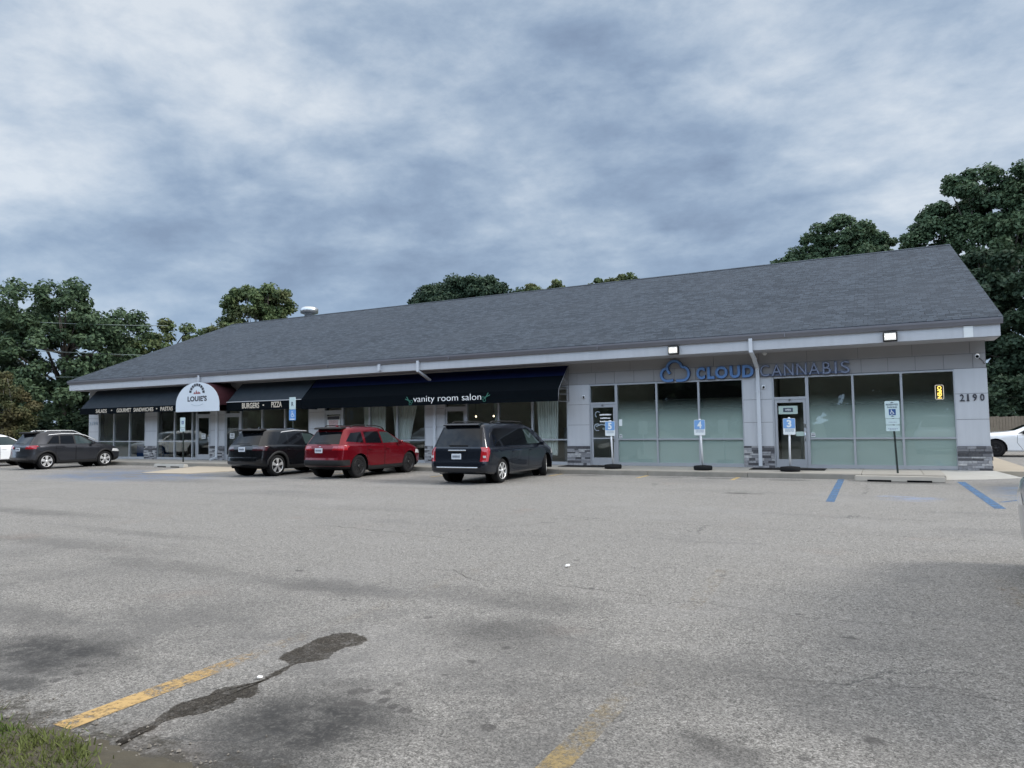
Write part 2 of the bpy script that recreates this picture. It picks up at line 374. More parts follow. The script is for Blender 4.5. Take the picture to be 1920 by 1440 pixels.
def wornpaint(name, col, lo, hi, ydep=None, k=1.0, scale=22):
    """road paint worn through to the asphalt; ydep = (y0, y1): wear grows along y"""
    m, t = newmat(name)
    oc = t.n('ShaderNodeTexCoord').outputs['Object']
    n = t.math('ADD', t.math('MULTIPLY', t.noise(oc, scale, 6, .75), .65), t.math('MULTIPLY', t.noise(oc, 4.5, 3, .6), .35))
    if ydep:
        y = t.n('ShaderNodeSeparateXYZ', {0: oc}).outputs[1]
        n = t.math('SUBTRACT', n, t.sstep(y, ydep[0], ydep[1], 0.0, ydep[2]))
    a = t.math('MULTIPLY', t.sstep(n, lo, hi), k)
    if ydep: a = t.math('MULTIPLY', a, t.sstep(y, ydep[0], ydep[1] + .5, 1.0, .18))
    c = t.mix(t.noise(oc, 60, 3, .7), tuple(x * .75 for x in col), tuple(min(1, x * 1.2) for x in col))
    p = t.n('ShaderNodeBsdfPrincipled', {'Base Color': c, 'Roughness': .8})
    mx = t.n('ShaderNodeMixShader', {0: a, 1: t.n('ShaderNodeBsdfTransparent').outputs[0], 2: p.outputs[0]})
    t.link(mx.outputs[0], t.out.inputs[0])
wornpaint('paint_yellow_a', (.50, .335, .14), .36, .56, (2.75, 4.1, .13))
wornpaint('paint_yellow_b', (.37, .275, .125), .36, .62, (2.9, 4.4, .12), .8, 34)
wornpaint('paint_yellow_c', (.55, .40, .18), .38, .55)
wornpaint('paint_yellow_faint', (.42, .33, .20), .50, .66, None, .5)
wornpaint('paint_blue', (.070, .150, .275), .34, .56)
pmat('crack_fill', (.045, .043, .041), .95, spec=.1)
def wetmat():
    m, t = newmat('wet_patch')
    oc = t.n('ShaderNodeTexCoord').outputs['Object']
    n = t.math('ADD', t.math('MULTIPLY', t.noise(oc, 34, 5, .7), .6), t.math('MULTIPLY', t.noise(oc, 7, 3, .6), .4))
    f = t.sstep(n, .36, .54, .25, 1.0)
    c = t.mix(f, (.85, .85, .85), (.52, .50, .475))
    tr = t.n('ShaderNodeBsdfTransparent', {'Color': c})
    gl = t.n('ShaderNodeBsdfGlossy', {'Color': (.5, .5, .5, 1), 'Roughness': .45})
    mx = t.n('ShaderNodeMixShader', {0: .03, 1: tr.outputs[0], 2: gl.outputs[0]})
    t.link(mx.outputs[0], t.out.inputs[0])
wetmat()
wornpaint('dirt', (.070, .062, .048), .34, .60, (2.28, 2.85, .32), .9, 11)
pmat('soil', (.075, .065, .045), .95, var=.35, vscale=9, bump=.8, bscale=30)
pmat('lawn', (.055, .075, .03), .95, var=.3, vscale=1.5, bump=.6, bscale=12)

# ------------------------------------------------------------------ object helpers
def tag(o, label=None, cat=None, group=None, kind=None):
    if label: o['label'] = label
    if cat: o['category'] = cat
    if group: o['group'] = group
    if kind: o['kind'] = kind
    return o
def empty(name, loc, label, cat, group=None, rz=0.0):
    o = bpy.data.objects.new(name, None); COL.objects.link(o); o.location = loc; o.rotation_euler = (0, 0, rz)
    o.empty_display_size = .2
    return tag(o, label, cat, group)
def adopt(o, parent, world=True):
    """parent keeps o where it was modelled (world coordinates) unless world is False"""
    o.parent = parent
    if world and parent.type == 'EMPTY': o.matrix_parent_inverse = Matrix.Translation(-Vector(parent.location))
def link(name, me, mat, parent=None, world=True):
    o = bpy.data.objects.new(name, me); COL.objects.link(o)
    if mat is not None:
        for mm in (mat if isinstance(mat, (list, tuple)) else [mat]): me.materials.append(MATS[mm])
    if parent: adopt(o, parent, world)
    return o
class MB:
    def __init__(s): s.bm = bmesh.new()
    def box(s, x0, x1, y0, y1, z0, z1, mi=0, bev=0.0):
        r = bmesh.ops.create_cube(s.bm, size=1.0); vs = r['verts']
        for v in vs: v.co = ((x0 + x1) / 2 + v.co.x * (x1 - x0), (y0 + y1) / 2 + v.co.y * (y1 - y0), (z0 + z1) / 2 + v.co.z * (z1 - z0))
        fs = {f for v in vs for f in v.link_faces}
        for f in fs: f.material_index = mi
        if bev:
            bmesh.ops.bevel(s.bm, geom=list({e for v in vs for e in v.link_edges}), offset=bev, segments=2, affect='EDGES', profile=.5)
        return vs
    def tube(s, pts, rad, seg=8, caps=True, mi=0):
        pts = [Vector(p) for p in pts]; rads = rad if isinstance(rad, (list, tuple)) else [rad] * len(pts)
        rings = []; up = None
        for i, p in enumerate(pts):
            d = (pts[min(i + 1, len(pts) - 1)] - pts[max(i - 1, 0)]).normalized()
            if up is None:
                up = Vector((0, 0, 1)) if abs(d.z) < .9 else Vector((0, 1, 0))
            a = d.cross(up).normalized(); b = a.cross(d).normalized(); up = b
            rings.append([s.bm.verts.new(p + (a * math.cos(2 * math.pi * k / seg) + b * math.sin(2 * math.pi * k / seg)) * rads[i]) for k in range(seg)])
        for r0, r1 in zip(rings, rings[1:]):
            for k in range(seg):
                f = s.bm.faces.new((r0[k], r0[(k + 1) % seg], r1[(k + 1) % seg], r1[k])); f.smooth = True; f.material_index = mi
        if caps:
            for r in (rings[0], rings[-1]):
                f = s.bm.faces.new(r); f.material_index = mi
    def prism(s, poly, axis, a0, a1, mi=0):
        """extrude a 2D polygon along axis x (poly = (y,z)), y (poly = (x,z)) or z (poly = (x,y))"""
        def P(p, a): return {'x': (a, p[0], p[1]), 'y': (p[0], a, p[1]), 'z': (p[0], p[1], a)}[axis]
        v0 = [s.bm.verts.new(P(p, a0)) for p in poly]; v1 = [s.bm.verts.new(P(p, a1)) for p in poly]
        fs = [s.bm.faces.new(v0), s.bm.faces.new(v1)]
        for i in range(len(poly)):
            j = (i + 1) % len(poly); fs.append(s.bm.faces.new((v0[i], v0[j], v1[j], v1[i])))
        for f in fs: f.material_index = mi
        return fs
    def quad(s, *pts, mi=0):
        f = s.bm.faces.new([s.bm.verts.new(p) for p in pts]); f.material_index = mi; return f
    def lathe(s, prof, seg=24, c=(0, 0, 0), axis='z', mi=0, smooth=True):
        rings = []
        for (r, h) in prof:
            ring = []
            for k in range(seg):
                a = 2 * math.pi * k / seg; u, v = r * math.cos(a), r * math.sin(a)
                q = (u, v, h) if axis == 'z' else ((h, u, v) if axis == 'x' else (u, h, v))
                ring.append(s.bm.verts.new(Vector(c) + Vector(q)))
            rings.append(ring)
        for r0, r1 in zip(rings, rings[1:]):
            for k in range(seg):
                f = s.bm.faces.new((r0[k], r0[(k + 1) % seg], r1[(k + 1) % seg], r1[k])); f.smooth = smooth; f.material_index = mi
        for r in (rings[0], rings[-1]):
            f = s.bm.faces.new(r); f.material_index = mi
    def build(s, name, mat, parent=None, world=True, xf=None, recalc=True):
        if xf is not None: bmesh.ops.transform(s.bm, matrix=xf, verts=s.bm.verts)
        if recalc: bmesh.ops.recalc_face_normals(s.bm, faces=s.bm.faces)
        me = bpy.data.meshes.new(name); s.bm.to_mesh(me); s.bm.free()
        return link(name, me, mat, parent, world)
def text_bm(body, x0, x1, z0, z1, y, depth=.01, bold=0.0, mi=0, mb=None, space=1.0, rot90=False):
    """lettering that faces -Y, fitted to a box in the wall plane; returns an MB"""
    c = bpy.data.curves.new('t', 'FONT'); c.body = body; c.size = 1.0; c.extrude = .5; c.offset = bold; c.space_character = space; c.resolution_u = 4
    o = bpy.data.objects.new('t', c); COL.objects.link(o); bpy.context.view_layer.update()
    me = bpy.data.meshes.new_from_object(o.evaluated_get(bpy.context.evaluated_depsgraph_get()))
    bpy.data.objects.remove(o); bpy.data.curves.remove(c)
    mb = mb or MB(); n0 = len(mb.bm.verts); mb.bm.from_mesh(me); bpy.data.meshes.remove(me)
    mb.bm.verts.ensure_lookup_table(); vs = mb.bm.verts[n0:]
    if rot90:
        for v in vs: v.co = Vector((v.co.y, -v.co.x, v.co.z))
    ax0 = min(v.co.x for v in vs); ax1 = max(v.co.x for v in vs); ay0 = min(v.co.y for v in vs); ay1 = max(v.co.y for v in vs)
    for v in vs:
        v.co = Vector((x0 + (v.co.x - ax0) / (ax1 - ax0) * (x1 - x0), y - (v.co.z + .5) * depth, z0 + (v.co.y - ay0) / (ay1 - ay0) * (z1 - z0)))
    for f in {f for v in vs for f in v.link_faces}: f.material_index = mi
    return mb
def pip(pts, x0, x1, z0, z1): return [(x0 + u * (x1 - x0), z0 + v * (z1 - z0)) for u, v in pts]
def stroke(mb, pts, wd, y0, y1, mi=0):
    """a flat band of width wd along a polyline in the wall plane, with depth y0..y1"""
    n = len(pts); L, Rt = [], []
    for i in range(n):
        a = Vector(pts[max(i - 1, 0)]); b = Vector(pts[min(i + 1, n - 1)]); d = (b - a).normalized(); q = Vector((-d.y, d.x)) * wd / 2; p = Vector(pts[i])
        L.append(p + q); Rt.append(p - q)
    for i in range(n - 1):
        mb.prism([L[i], L[i + 1], Rt[i + 1], Rt[i]], 'y', y0, y1, mi)
def smooth_angle(bm, ang=35):
    for f in bm.faces: f.smooth = True
    for e in bm.edges:
        if len(e.link_faces) == 2 and e.calc_face_angle(0) > R(ang): e.smooth = False
def arc(cx, cz, r, a0, a1, n=14, sx=1.0): return [(cx + sx * r * math.cos(R(a0 + (a1 - a0) * i / n)), cz + r * math.sin(R(a0 + (a1 - a0) * i / n))) for i in range(n + 1)]

# ------------------------------------------------------------------ ground
YW = 24.166          # front wall plane
mb = MB(); mb.quad((-500, -300, 0), (500, -300, 0), (500, 800, 0), (-500, 800, 0))
tag(mb.build('ground', 'lawn'), kind='structure').location.z = -.03
mb = MB(); mb.quad((-75, -40, 0), (30, -40, 0), (30, 52, 0), (-75, 52, 0))
tag(mb.build('parking_lot', 'asphalt'), kind='structure')
# pavement along the shop fronts with kerb face
mb = MB()
x = -39.6
while x < 1.4:
    x1 = min(x + 1.5, 1.4); mb.box(x + .004, x1 - .004, 21.93, YW + .3, -.1, .155, bev=.006); x = x1
tag(mb.build('pavement', 'concrete'), kind='structure')
mb = MB(); x = -39.6
while x < 1.4:
    x1 = min(x + 3.0, 1.4); mb.box(x + .003, x1 - .003, 21.76, 21.924, -.1, .150, bev=.02); x = x1
tag(mb.build('kerb', 'kerb'), kind='structure')
mb = MB()   # ramp to the side walk on the right
mb.bm.faces.new([mb.bm.verts.new(p) for p in ((1.41, 22.25, .004), (2.3, 22.65, .004), (3.3, 23.5, .004), (2.72, 24.05, .155), (1.41, 24.05, .155))])
tag(mb.build('ramp', 'concrete_light'), kind='structure')
mb = MB(); mb.box(2.72, 3.75, 24.1, 46, -.1, .15, bev=.02)
tag(mb.build('side_path', 'concrete_tan'), kind='structure')
mb = MB(); mb.prism([(-25.3, 17.7), (-23.0, 17.9), (-22.0, 21.75), (-27.2, 21.75)], 'z', -.02, .02)
tag(mb.build('access_ramp', 'concrete_tan'), kind='structure')

def crack(pts, w, seed):
    rc = random.Random(seed); mb = MB(); P_ = []
    for a, b in zip(pts, pts[1:]):
        n = max(2, int(math.dist(a, b) / .12))
        for k in range(n): P_.append((a[0] + (b[0] - a[0]) * k / n + rc.uniform(-.025, .025), a[1] + (b[1] - a[1]) * k / n + rc.uniform(-.03, .03)))
    prev = None
    for i, p in enumerate(P_):
        ww = w * rc.uniform(.25, 1.0) * min(1, i / 4, (len(P_) - 1 - i) / 4); cur = [mb.bm.verts.new((p[0], p[1] - ww / 2 - .0005, .0026)), mb.bm.verts.new((p[0], p[1] + ww / 2 + .0005, .0026))]
        if prev: mb.bm.faces.new((prev[0], cur[0], cur[1], prev[1]))
        prev = cur
    return tag(mb.build('asphalt_crack', 'crack_fill'), kind='structure')
def line(name, poly, mat, z=.004):
    mb = MB(); f = mb.quad(*[(x, y, z) for x, y in poly]) if len(poly) == 4 else mb.bm.faces.new([mb.bm.verts.new((x, y, z)) for x, y in poly])
    return tag(mb.build(name, mat), kind='structure')
line('parking_line', [(-4.11, 2.37), (-3.95, 2.37), (-4.00, 7.4), (-4.16, 7.4)], 'paint_yellow_a')
line('parking_line', [(-1.52, 2.3), (-1.37, 2.3), (-1.35, 4.6), (-1.49, 4.6)], 'paint_yellow_b')
line('parking_line', [(-1.66, 6.2), (-1.48, 6.2), (-1.50, 8.0), (-1.68, 8.0)], 'paint_yellow_faint')
line('parking_line', [(.90, 7.3), (1.08, 7.3), (1.06, 8.6), (.88, 8.6)], 'paint_yellow_faint')
for x in (-9.5, -6.6, -3.85):
    line('parking_line', [(x - .06, 20.7), (x + .06, 20.7), (x + .06, 21.72), (x - .06, 21.72)], 'paint_yellow_c')
for x in (-13.0, -17.2, -20.9):
    line('parking_line', [(x - .06, 19.2), (x + .06, 19.2), (x + .06, 21.72), (x - .06, 21.72)], 'paint_yellow_c')
line('parking_line', [(-1.09, 15.6), (-.93, 15.6), (-1.02, 21.74), (-1.18, 21.74)], 'paint_blue')
line('parking_line', [(1.70, 15.4), (1.88, 15.4), (1.80, 21.7), (1.62, 21.7)], 'paint_blue')
line('parking_line', [(1.9, 16.6), (2.0, 16.6), (4.6, 20.5), (4.5, 20.5)], 'paint_blue')
wet = [(-3.81, 3.71), (-3.86, 3.83), (-3.87, 4.02), (-3.9, 4.22), (-3.87, 4.36), (-3.77, 4.43), (-3.62, 4.41), (-3.52, 4.34), (-3.5, 4.22), (-3.56, 4.12), (-3.55, 4.0), (-3.5, 3.88), (-3.54, 3.79), (-3.61, 3.72), (-3.61, 3.65), (-3.57, 3.5), (-3.57, 3.39), (-3.57, 3.35), (-3.56, 3.31), (-3.44, 3.21), (-3.42, 3.11), (-3.5, 3.09), (-3.45, 3.02), (-3.46, 2.93), (-3.48, 2.83), (-3.54, 2.76), (-3.58, 2.68), (-3.54, 2.56), (-3.54, 2.47), (-3.51, 2.4), (-3.51, 2.35), (-3.58, 2.39), (-3.61, 2.45), (-3.63, 2.53), (-3.62, 2.62), (-3.69, 2.75), (-3.72, 2.81), (-3.73, 2.9), (-3.71, 2.98), (-3.68, 3.04), (-3.72, 3.13), (-3.69, 3.2), (-3.63, 3.27), (-3.58, 3.32), (-3.61, 3.41), (-3.64, 3.53), (-3.64, 3.66), (-3.71, 3.71)]
fine = []
rw = random.Random(5)
for i, p in enumerate(wet):
    q = wet[(i + 1) % len(wet)]
    for k in range(8):
        u = k / 8; fine.append((p[0] + (q[0] - p[0]) * u + rw.uniform(-.009, .009), p[1] + (q[1] - p[1]) * u + rw.uniform(-.013, .013)))
crack([(-5.2, 6.9), (-3.4, 6.65), (-1.55, 6.5), (-.6, 6.35), (.6, 6.45)], .006, 1)
crack([(-26.0, 12.6), (-22.0, 13.4), (-17.0, 14.6), (-12.0, 15.4), (-6, 15.9)], .018, 2)
crack([(-4.4, 6.9), (-3.9, 6.5), (-3.5, 6.35)], .015, 3); crack([(-9, 9.2), (-6.5, 8.9), (-4.8, 8.6)], .012, 4); crack([(-.9, 4.7), (.2, 5.0), (1.4, 4.9)], .005, 5)
crack([(-14, 10.6), (-9, 11.1), (-3, 11.4), (2.0, 11.2)], .009, 6); crack([(-3.6, 9.6), (-2.9, 12.2), (-2.4, 15.8)], .014, 7)
line('dirt_spill', [(-7.5, 2.0), (-2.0, 2.0), (-1.2, 2.75), (-7.5, 2.9)], 'dirt', .0022)
line('wet_stain', fine, 'wet_patch', .003)

# verge in the near left corner: soil bank and grass
mb = MB(); rv = random.Random(2)
front = [(-9.0, 2.0), (-6.0, 2.22), (-4.9, 2.28), (-4.37, 2.27), (-4.17, 2.31), (-3.98, 2.34), (-3.77, 2.36), (-3.52, 2.36), (-3.31, 2.35), (-3.09, 2.38), (-2.89, 2.37), (-2.5, 2.33), (-1.5, 2.28), (3.5, 2.25)]
dense = []
for a, b in zip(front, front[1:]):
    n = max(2, int((b[0] - a[0]) / .05))
    for k in range(n): dense.append((a[0] + (b[0] - a[0]) * k / n, a[1] + (b[1] - a[1]) * k / n + rv.uniform(-.02, .02) + .03 * mnoise.noise(Vector((a[0] * 3 + k * .3, 1.7, 0)))))
rows = []
for off, z in ((0, .003), (-.05, .022), (-.12, .045), (-.22, .06), (-.5, .07), (-1.2, .09), (-4, .1)):
    rows.append([mb.bm.verts.new((px_, py_ + off, z + (0.02 * mnoise.noise(Vector((px_ * 7, (py_ + off) * 9, 0))) if off else 0))) for px_, py_ in dense])
for r0, r1 in zip(rows, rows[1:]):
    for k in range(len(dense) - 1):
        f = mb.bm.faces.new((r0[k], r0[k + 1], r1[k + 1], r1[k])); f.smooth = True
tag(mb.build('verge', 'soil'), kind='structure')
rg = np.random.default_rng(4)
N = 30000
gx = rg.uniform(-7.5, -2.9, N); gy = rg.uniform(.9, 2.35, N)
lim = np.interp(gx, [-7.5, -4.3, -3.95, -3.77, -3.58, -3.45, -3.2, -2.9], [2.1, 2.16, 2.16, 2.21, 2.2, 2.16, 2.02, 1.85]) + np.abs(rg.normal(0, .05, N)) * (rg.random(N) > .4)
k = gy < lim; gx, gy = gx[k], gy[k]; N = len(gx)
hgt = rg.uniform(.012, .045, N); an = rg.uniform(0, 2 * np.pi, N); lean = rg.uniform(.0, .05, N); la = rg.uniform(0, 2 * np.pi, N); bw = rg.uniform(.003, .006, N)
base = np.stack([gx, gy, np.full(N, .055)], 1); side = np.stack([np.cos(an) * bw, np.sin(an) * bw, np.zeros(N)], 1)
tip = base + np.stack([np.cos(la) * lean, np.sin(la) * lean, hgt], 1)
V = np.concatenate([base - side, base + side, tip + side * .3, tip - side * .3], 0)
F = [(i, i + N, i + 2 * N, i + 3 * N) for i in range(N)]
me = bpy.data.meshes.new('grass'); me.from_pydata(V.tolist(), [], F)
tag(link('grass', me, 'blade'), 'short green grass in the near left corner of the parking lot', 'grass', kind='stuff')

N = 900
gx = rg.uniform(-6.5, 1.0, N); gy = 2.30 + np.abs(rg.normal(0, .16, N)) - .08; sz = rg.uniform(.004, .011, N) * (1 + (rg.random(N) > .95))
oct_ = np.array([(1, 0, 0), (-1, 0, 0), (0, 1, 0), (0, -1, 0), (0, 0, .8), (0, 0, -.8)]); fo = [(0, 2, 4), (2, 1, 4), (1, 3, 4), (3, 0, 4), (2, 0, 5), (1, 2, 5), (3, 1, 5), (0, 3, 5)]
V = (np.stack([gx, gy, sz * .5 + np.where(gy < 2.3, .02, 0)], 1)[:, None] + oct_[None] * sz[:, None, None] * rg.uniform(.6, 1.3, (N, 6, 1))).reshape(-1, 3)
me = bpy.data.meshes.new('loose_gravel'); me.from_pydata(V.tolist(), [], [tuple(i * 6 + k for k in f) for i in range(N) for f in fo])
pmat('gravel', (.20, .185, .165), .95, var=.5, vscale=30)
tag(link('loose_gravel', me, 'gravel'), 'loose gravel crumbs along the near edge of the asphalt', 'gravel', kind='stuff')

# ------------------------------------------------------------------ the shop building
B = empty('commercial_building', (-18.2, YW, 0), 'long single storey grey shop building with dark shingle roof', 'building')
XL, XR = -39.12, 2.655
EY, RY, RZ = 23.2, 34.5, 8.92      # fascia plane, ridge line
# roof: two slopes with thickness, gable ends
mb = MB()
EL, ER, RL, RR_ = -39.42, 2.98, -39.85, 2.76
ez = 4.395
nx = 60
for (ya, za, yb, zb_) in ((EY - .1, ez, RY, RZ), (RY, RZ, 45.9, ez)):
    for i in range(1):
        xa0, xa1 = (EL, ER) if ya < RY else (RL, RR_); xb0, xb1 = (RL, RR_) if ya < RY else (EL, ER)
        mb.quad((xa0, ya, za), (xa1, ya, za), (xb1, yb, zb_), (xb0, yb, zb_))
        mb.quad((xa0, ya, za - .05), (xb0, yb, zb_ - .05), (xb1, yb, zb_ - .05), (xa1, ya, za - .05))
        mb.quad((xa0, ya, za), (xb0, yb, zb_), (xb0, yb, zb_ - .05), (xa0, ya, za - .05))
        mb.quad((xa1, ya, za), (xa1, ya, za - .05), (xb1, yb, zb_ - .05), (xb1, yb, zb_))
mb.quad((EL, EY - .1, ez), (EL, EY - .1, ez - .05), (ER, EY - .1, ez - .05), (ER, EY - .1, ez))
roof = mb.build('roof', 'shingle', B)
mb = MB()   # ridge cap
mb.prism([(RY - .16, RZ - .045), (RY, RZ + .03), (RY + .16, RZ - .045), (RY, RZ - .03)], 'x', RL, RR_)
mb.build('ridge_cap', 'shingle', roof)
# fascia, rake boards and soffit
mb = MB()
mb.box(EL + .03, ER - .06, EY, EY + .04, 3.872, 4.34)
for xe, xr_, sgn in ((EL + .03, RL + .05, 1), (ER - .06, RR_ - .05, -1)):
    for ya, za, yb, zb_ in ((EY + .002, 4.33, RY, RZ - .06), (45.8, 4.33, RY, RZ - .06)):
        v = [(xe, ya, za), (xr_, yb, zb_), (xr_, yb, zb_ - .30), (xe, ya, za - .30)]
        mb.bm.faces.new([mb.bm.verts.new(p) for p in v]); mb.bm.faces.new([mb.bm.verts.new((p[0] + .04 * sgn, p[1], p[2])) for p in v][::-1])
mb.build('fascia', 'fascia', B)
mb = MB(); mb.box(EL + .05, ER - .08, EY + .041, YW + .2, 3.855, 3.885); mb.build('soffit', 'soffit', B)
# gutter: K profile with outlet seams
mb = MB()
mb.prism([(EY - .002, 4.205), (EY - .075, 4.205), (EY - .085, 4.235), (EY - .125, 4.315), (EY - .128, 4.372), (EY - .112, 4.372), (EY - .002, 4.372)], 'x', EL - .0, ER)
for x in (-33.1, -27.0, -20.9, -14.8, -8.7, -2.6): mb.box(x, x + .03, EY - .133, EY - .01, 4.2, 4.375)
mb.build('gutter', 'gutter', B)
# gable and rear walls, inner shell
mb = MB()
for x, s in ((XR - .15, 1), (XL, -1)):
    mb.prism([(YW + .3, 0), (44.9, 0), (44.9, 4.2), (RY, RZ - .3), (YW + .3, 4.2)], 'x', x, x + .15)
mb.box(XL + .15, XR - .15, 44.75, 44.9, 0, 4.2)
mb.build('side_wall', 'panel', B)
mb = MB(); mb.box(XL + .16, XR - .16, YW + .16, 44.7, .03, .14); mb.build('interior_floor', 'room_floor', B)
mb = MB(); mb.box(XL + .16, XR - .16, YW + .16, 44.7, 3.35, 3.42); mb.build('ceiling', 'room_ceiling', B)
mb = MB()
for x in (-28.85, -22.45, -16.15 + 6.1, -3.6): mb.box(x, x + .12, YW + .2, 32, .14, 3.35)
for x0, x1, yb in ((-38.9, -28.9, 32), (-28.7, -22.5, 31), (-22.3, -10.1, 30), (-9.9, -3.7, 28.2), (-3.4, 2.4, 28.2)): mb.box(x0, x1, yb, yb + .12, .14, 3.35)
mb.build('interior_wall', 'room_wall', B)

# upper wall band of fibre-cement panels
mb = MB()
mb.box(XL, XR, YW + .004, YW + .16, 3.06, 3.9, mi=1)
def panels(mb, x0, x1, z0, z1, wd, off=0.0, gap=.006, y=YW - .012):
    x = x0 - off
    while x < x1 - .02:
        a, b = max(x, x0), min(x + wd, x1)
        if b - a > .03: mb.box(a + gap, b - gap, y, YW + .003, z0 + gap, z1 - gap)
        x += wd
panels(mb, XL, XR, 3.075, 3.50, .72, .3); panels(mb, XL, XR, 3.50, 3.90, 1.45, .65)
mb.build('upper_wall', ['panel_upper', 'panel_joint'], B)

rs = random.Random(11)
def stone_base(x0, x1, parent, z0=.15, z1=.84):
    mb = MB(); z = z0
    y0 = YW - .045
    while z < z1 - .02:
        h = min(rs.choice((.05, .062, .075, .085)), z1 - z); x = x0 - .02
        if z1 - (z + h) < .03: h = z1 - z
        while x < x1 + .02:
            l = rs.uniform(.12, .38); b = min(x + l, x1 + .02)
            if x1 + .02 - b < .06: b = x1 + .02
            d = rs.uniform(0, .03)
            mb.box(x + .002, b - .002, y0 - d, YW + .0, z + .002, z + h - .002, bev=.004); x = b
        if x1 > 2.6:            # the corner returns along the gable wall
            y = YW
            while y < YW + 1.2:
                b = y + rs.uniform(.15, .4); mb.box(x1 - .0, x1 + .03 + rs.uniform(0, .03), y + .002, b - .002, z + .002, z + h - .002, bev=.004); y = b
        z += h
    return mb.build('stone_base', 'ledgestone', parent)
for x0, x1 in ((-39.12, -38.25), (-34.29, -33.35), (-29.32, -28.35), (-22.91, -22.03), (-16.61, -15.7), (-10.3, -9.45), (-4.05, -3.15), (1.87, 2.655)):
    mb = MB(); mb.box(x0 + .003, x1 - .003, YW + .004, YW + .3, .0, 3.058, mi=1)
    for z0, z1 in ((.84, 1.61), (1.61, 2.35), (2.35, 3.075)): mb.box(x0, x1, YW - .012, YW + .003, z0 + .006, z1 - .006)
    if x1 > 2.6:
        for z0, z1 in ((.84, 1.61), (1.61, 2.35), (2.35, 3.075)): mb.box(XR - .0, XR + .012, YW, YW + .3, z0 + .006, z1 - .006)
    p = mb.build('pier', ['panel', 'panel_joint'], B); stone_base(x0, x1, p)

# shop windows: aluminium frame, upper and lower pane
def window(x0, x1, z0=.16, z1=3.06, hm=1.08, film=False, glass='shop_glass'):
    mb = MB(); y0, y1 = YW - .02, YW + .10; f = .032
    mb.box(x0, x0 + f, y0, y1, z0, z1); mb.box(x1 - f, x1, y0, y1, z0, z1)
    mb.box(x0 + f, x1 - f, y0, y1, z1 - .05, z1); mb.box(x0 + f, x1 - f, y0 - .01, y1, z0, z0 + .11)
    if hm: mb.box(x0 + f, x1 - f, y0 + .004, y1, hm - .025, hm + .025)
    w_ = mb.build('window', 'alu', B)
    zs = [(z0 + .11, hm - .025), (hm + .025, z1 - .05)] if hm else [(z0 + .11, z1 - .05)]
    for a, b in zs:
        mb = MB(); mb.quad((x0 + f, YW + .03, a), (x1 - f, YW + .03, a), (x1 - f, YW + .03, b), (x0 + f, YW + .03, b)); mb.build('pane', glass, w_, recalc=False)
    if film:
        mb = MB()
        for a, b in zs: mb.quad((x0 + f, YW + .045, a), (x1 - f, YW + .045, a), (x1 - f, YW + .045, b), (x0 + f, YW + .045, b))
        mb.build('frosted_film', 'frost_film', w_, recalc=False)
    return w_
def door(x0, x1, bar=2.36, z1=3.06, flip=False, split=None, transom=True):
    y0, y1 = YW - .02, YW + .10
    mb = MB(); mb.box(x0, x0 + .06, y0, y1, .16, z1); mb.box(x1 - .06, x1, y0, y1, .16, z1)
    mb.box(x0 + .06, x1 - .06, y0, y1, bar - .03, bar + .05); mb.box(x0 + .06, x1 - .06, y0, y1, z1 - .05, z1)
    fr = mb.build('door_frame', 'alu', B)
    mb = MB(); mb.quad((x0 + .06, YW + .03, bar + .05), (x1 - .06, YW + .03, bar + .05), (x1 - .06, YW + .03, z1 - .05), (x0 + .06, YW + .03, z1 - .05)); mb.build('transom_pane', 'shop_glass', fr, recalc=False)
    a, b = x0 + .067, x1 - .067; yd0, yd1 = YW - .005, YW + .05
    mb = MB(); mb.box(a, a + .075, yd0, yd1, .17, bar - .035); mb.box(b - .075, b, yd0, yd1, .17, bar - .035)
    mb.box(a + .075, b - .075, yd0, yd1, bar - .135, bar - .035); mb.box(a + .075, b - .075, yd0, yd1, .17, .43)
    if split: mb.box(a + .075, b - .075, yd0, yd1, split - .02, split + .02)
    d = mb.build('door', 'alu', B)
    mb = MB(); mb.quad((a + .075, YW + .02, .43), (b - .075, YW + .02, .43), (b - .075, YW + .02, bar - .135), (a + .075, YW + .02, bar - .135)); mb.build('pane', 'door_glass', d, recalc=False)
    hx = a + .04 if flip else b - .04
    mb = MB(); mb.tube([(hx, yd0, 1.0), (hx, yd0 - .06, 1.02), (hx, yd0 - .06, 1.30), (hx, yd0, 1.32)], .014); mb.box(hx - .03, hx + .03, yd0 - .012, yd0, 1.42, 1.55); mb.build('handle', 'chrome', d)
    return d
W_ = {}
for k, (a, b) in enumerate(((-38.25, -36.91), (-36.91, -35.58), (-35.58, -34.29), (-33.35, -32.0), (-32.0, -30.66), (-30.66, -30.36))): window(a, b)
door(-30.36, -29.32, split=None); door(-28.35, -27.24, flip=False)
for a, b in ((-27.24, -25.84), (-25.84, -24.40), (-24.40, -22.91)): window(a, b)
door(-22.03, -20.96)
for a, b in ((-20.96, -19.50), (-19.50, -18.04), (-18.04, -16.61)): window(a, b)
door(-15.7, -14.64)
for a, b in ((-14.64, -13.2), (-13.2, -11.75), (-11.75, -10.3)): window(a, b)
door(-9.45, -8.40, split=1.12)
for a, b in ((-8.40, -6.95), (-6.95, -5.50), (-5.50, -4.05)): window(a, b, film=True)
door(-3.15, -2.09)
for a, b in ((-2.09, -.80), (-.80, .51), (.51, 1.87)): window(a, b, film=True)

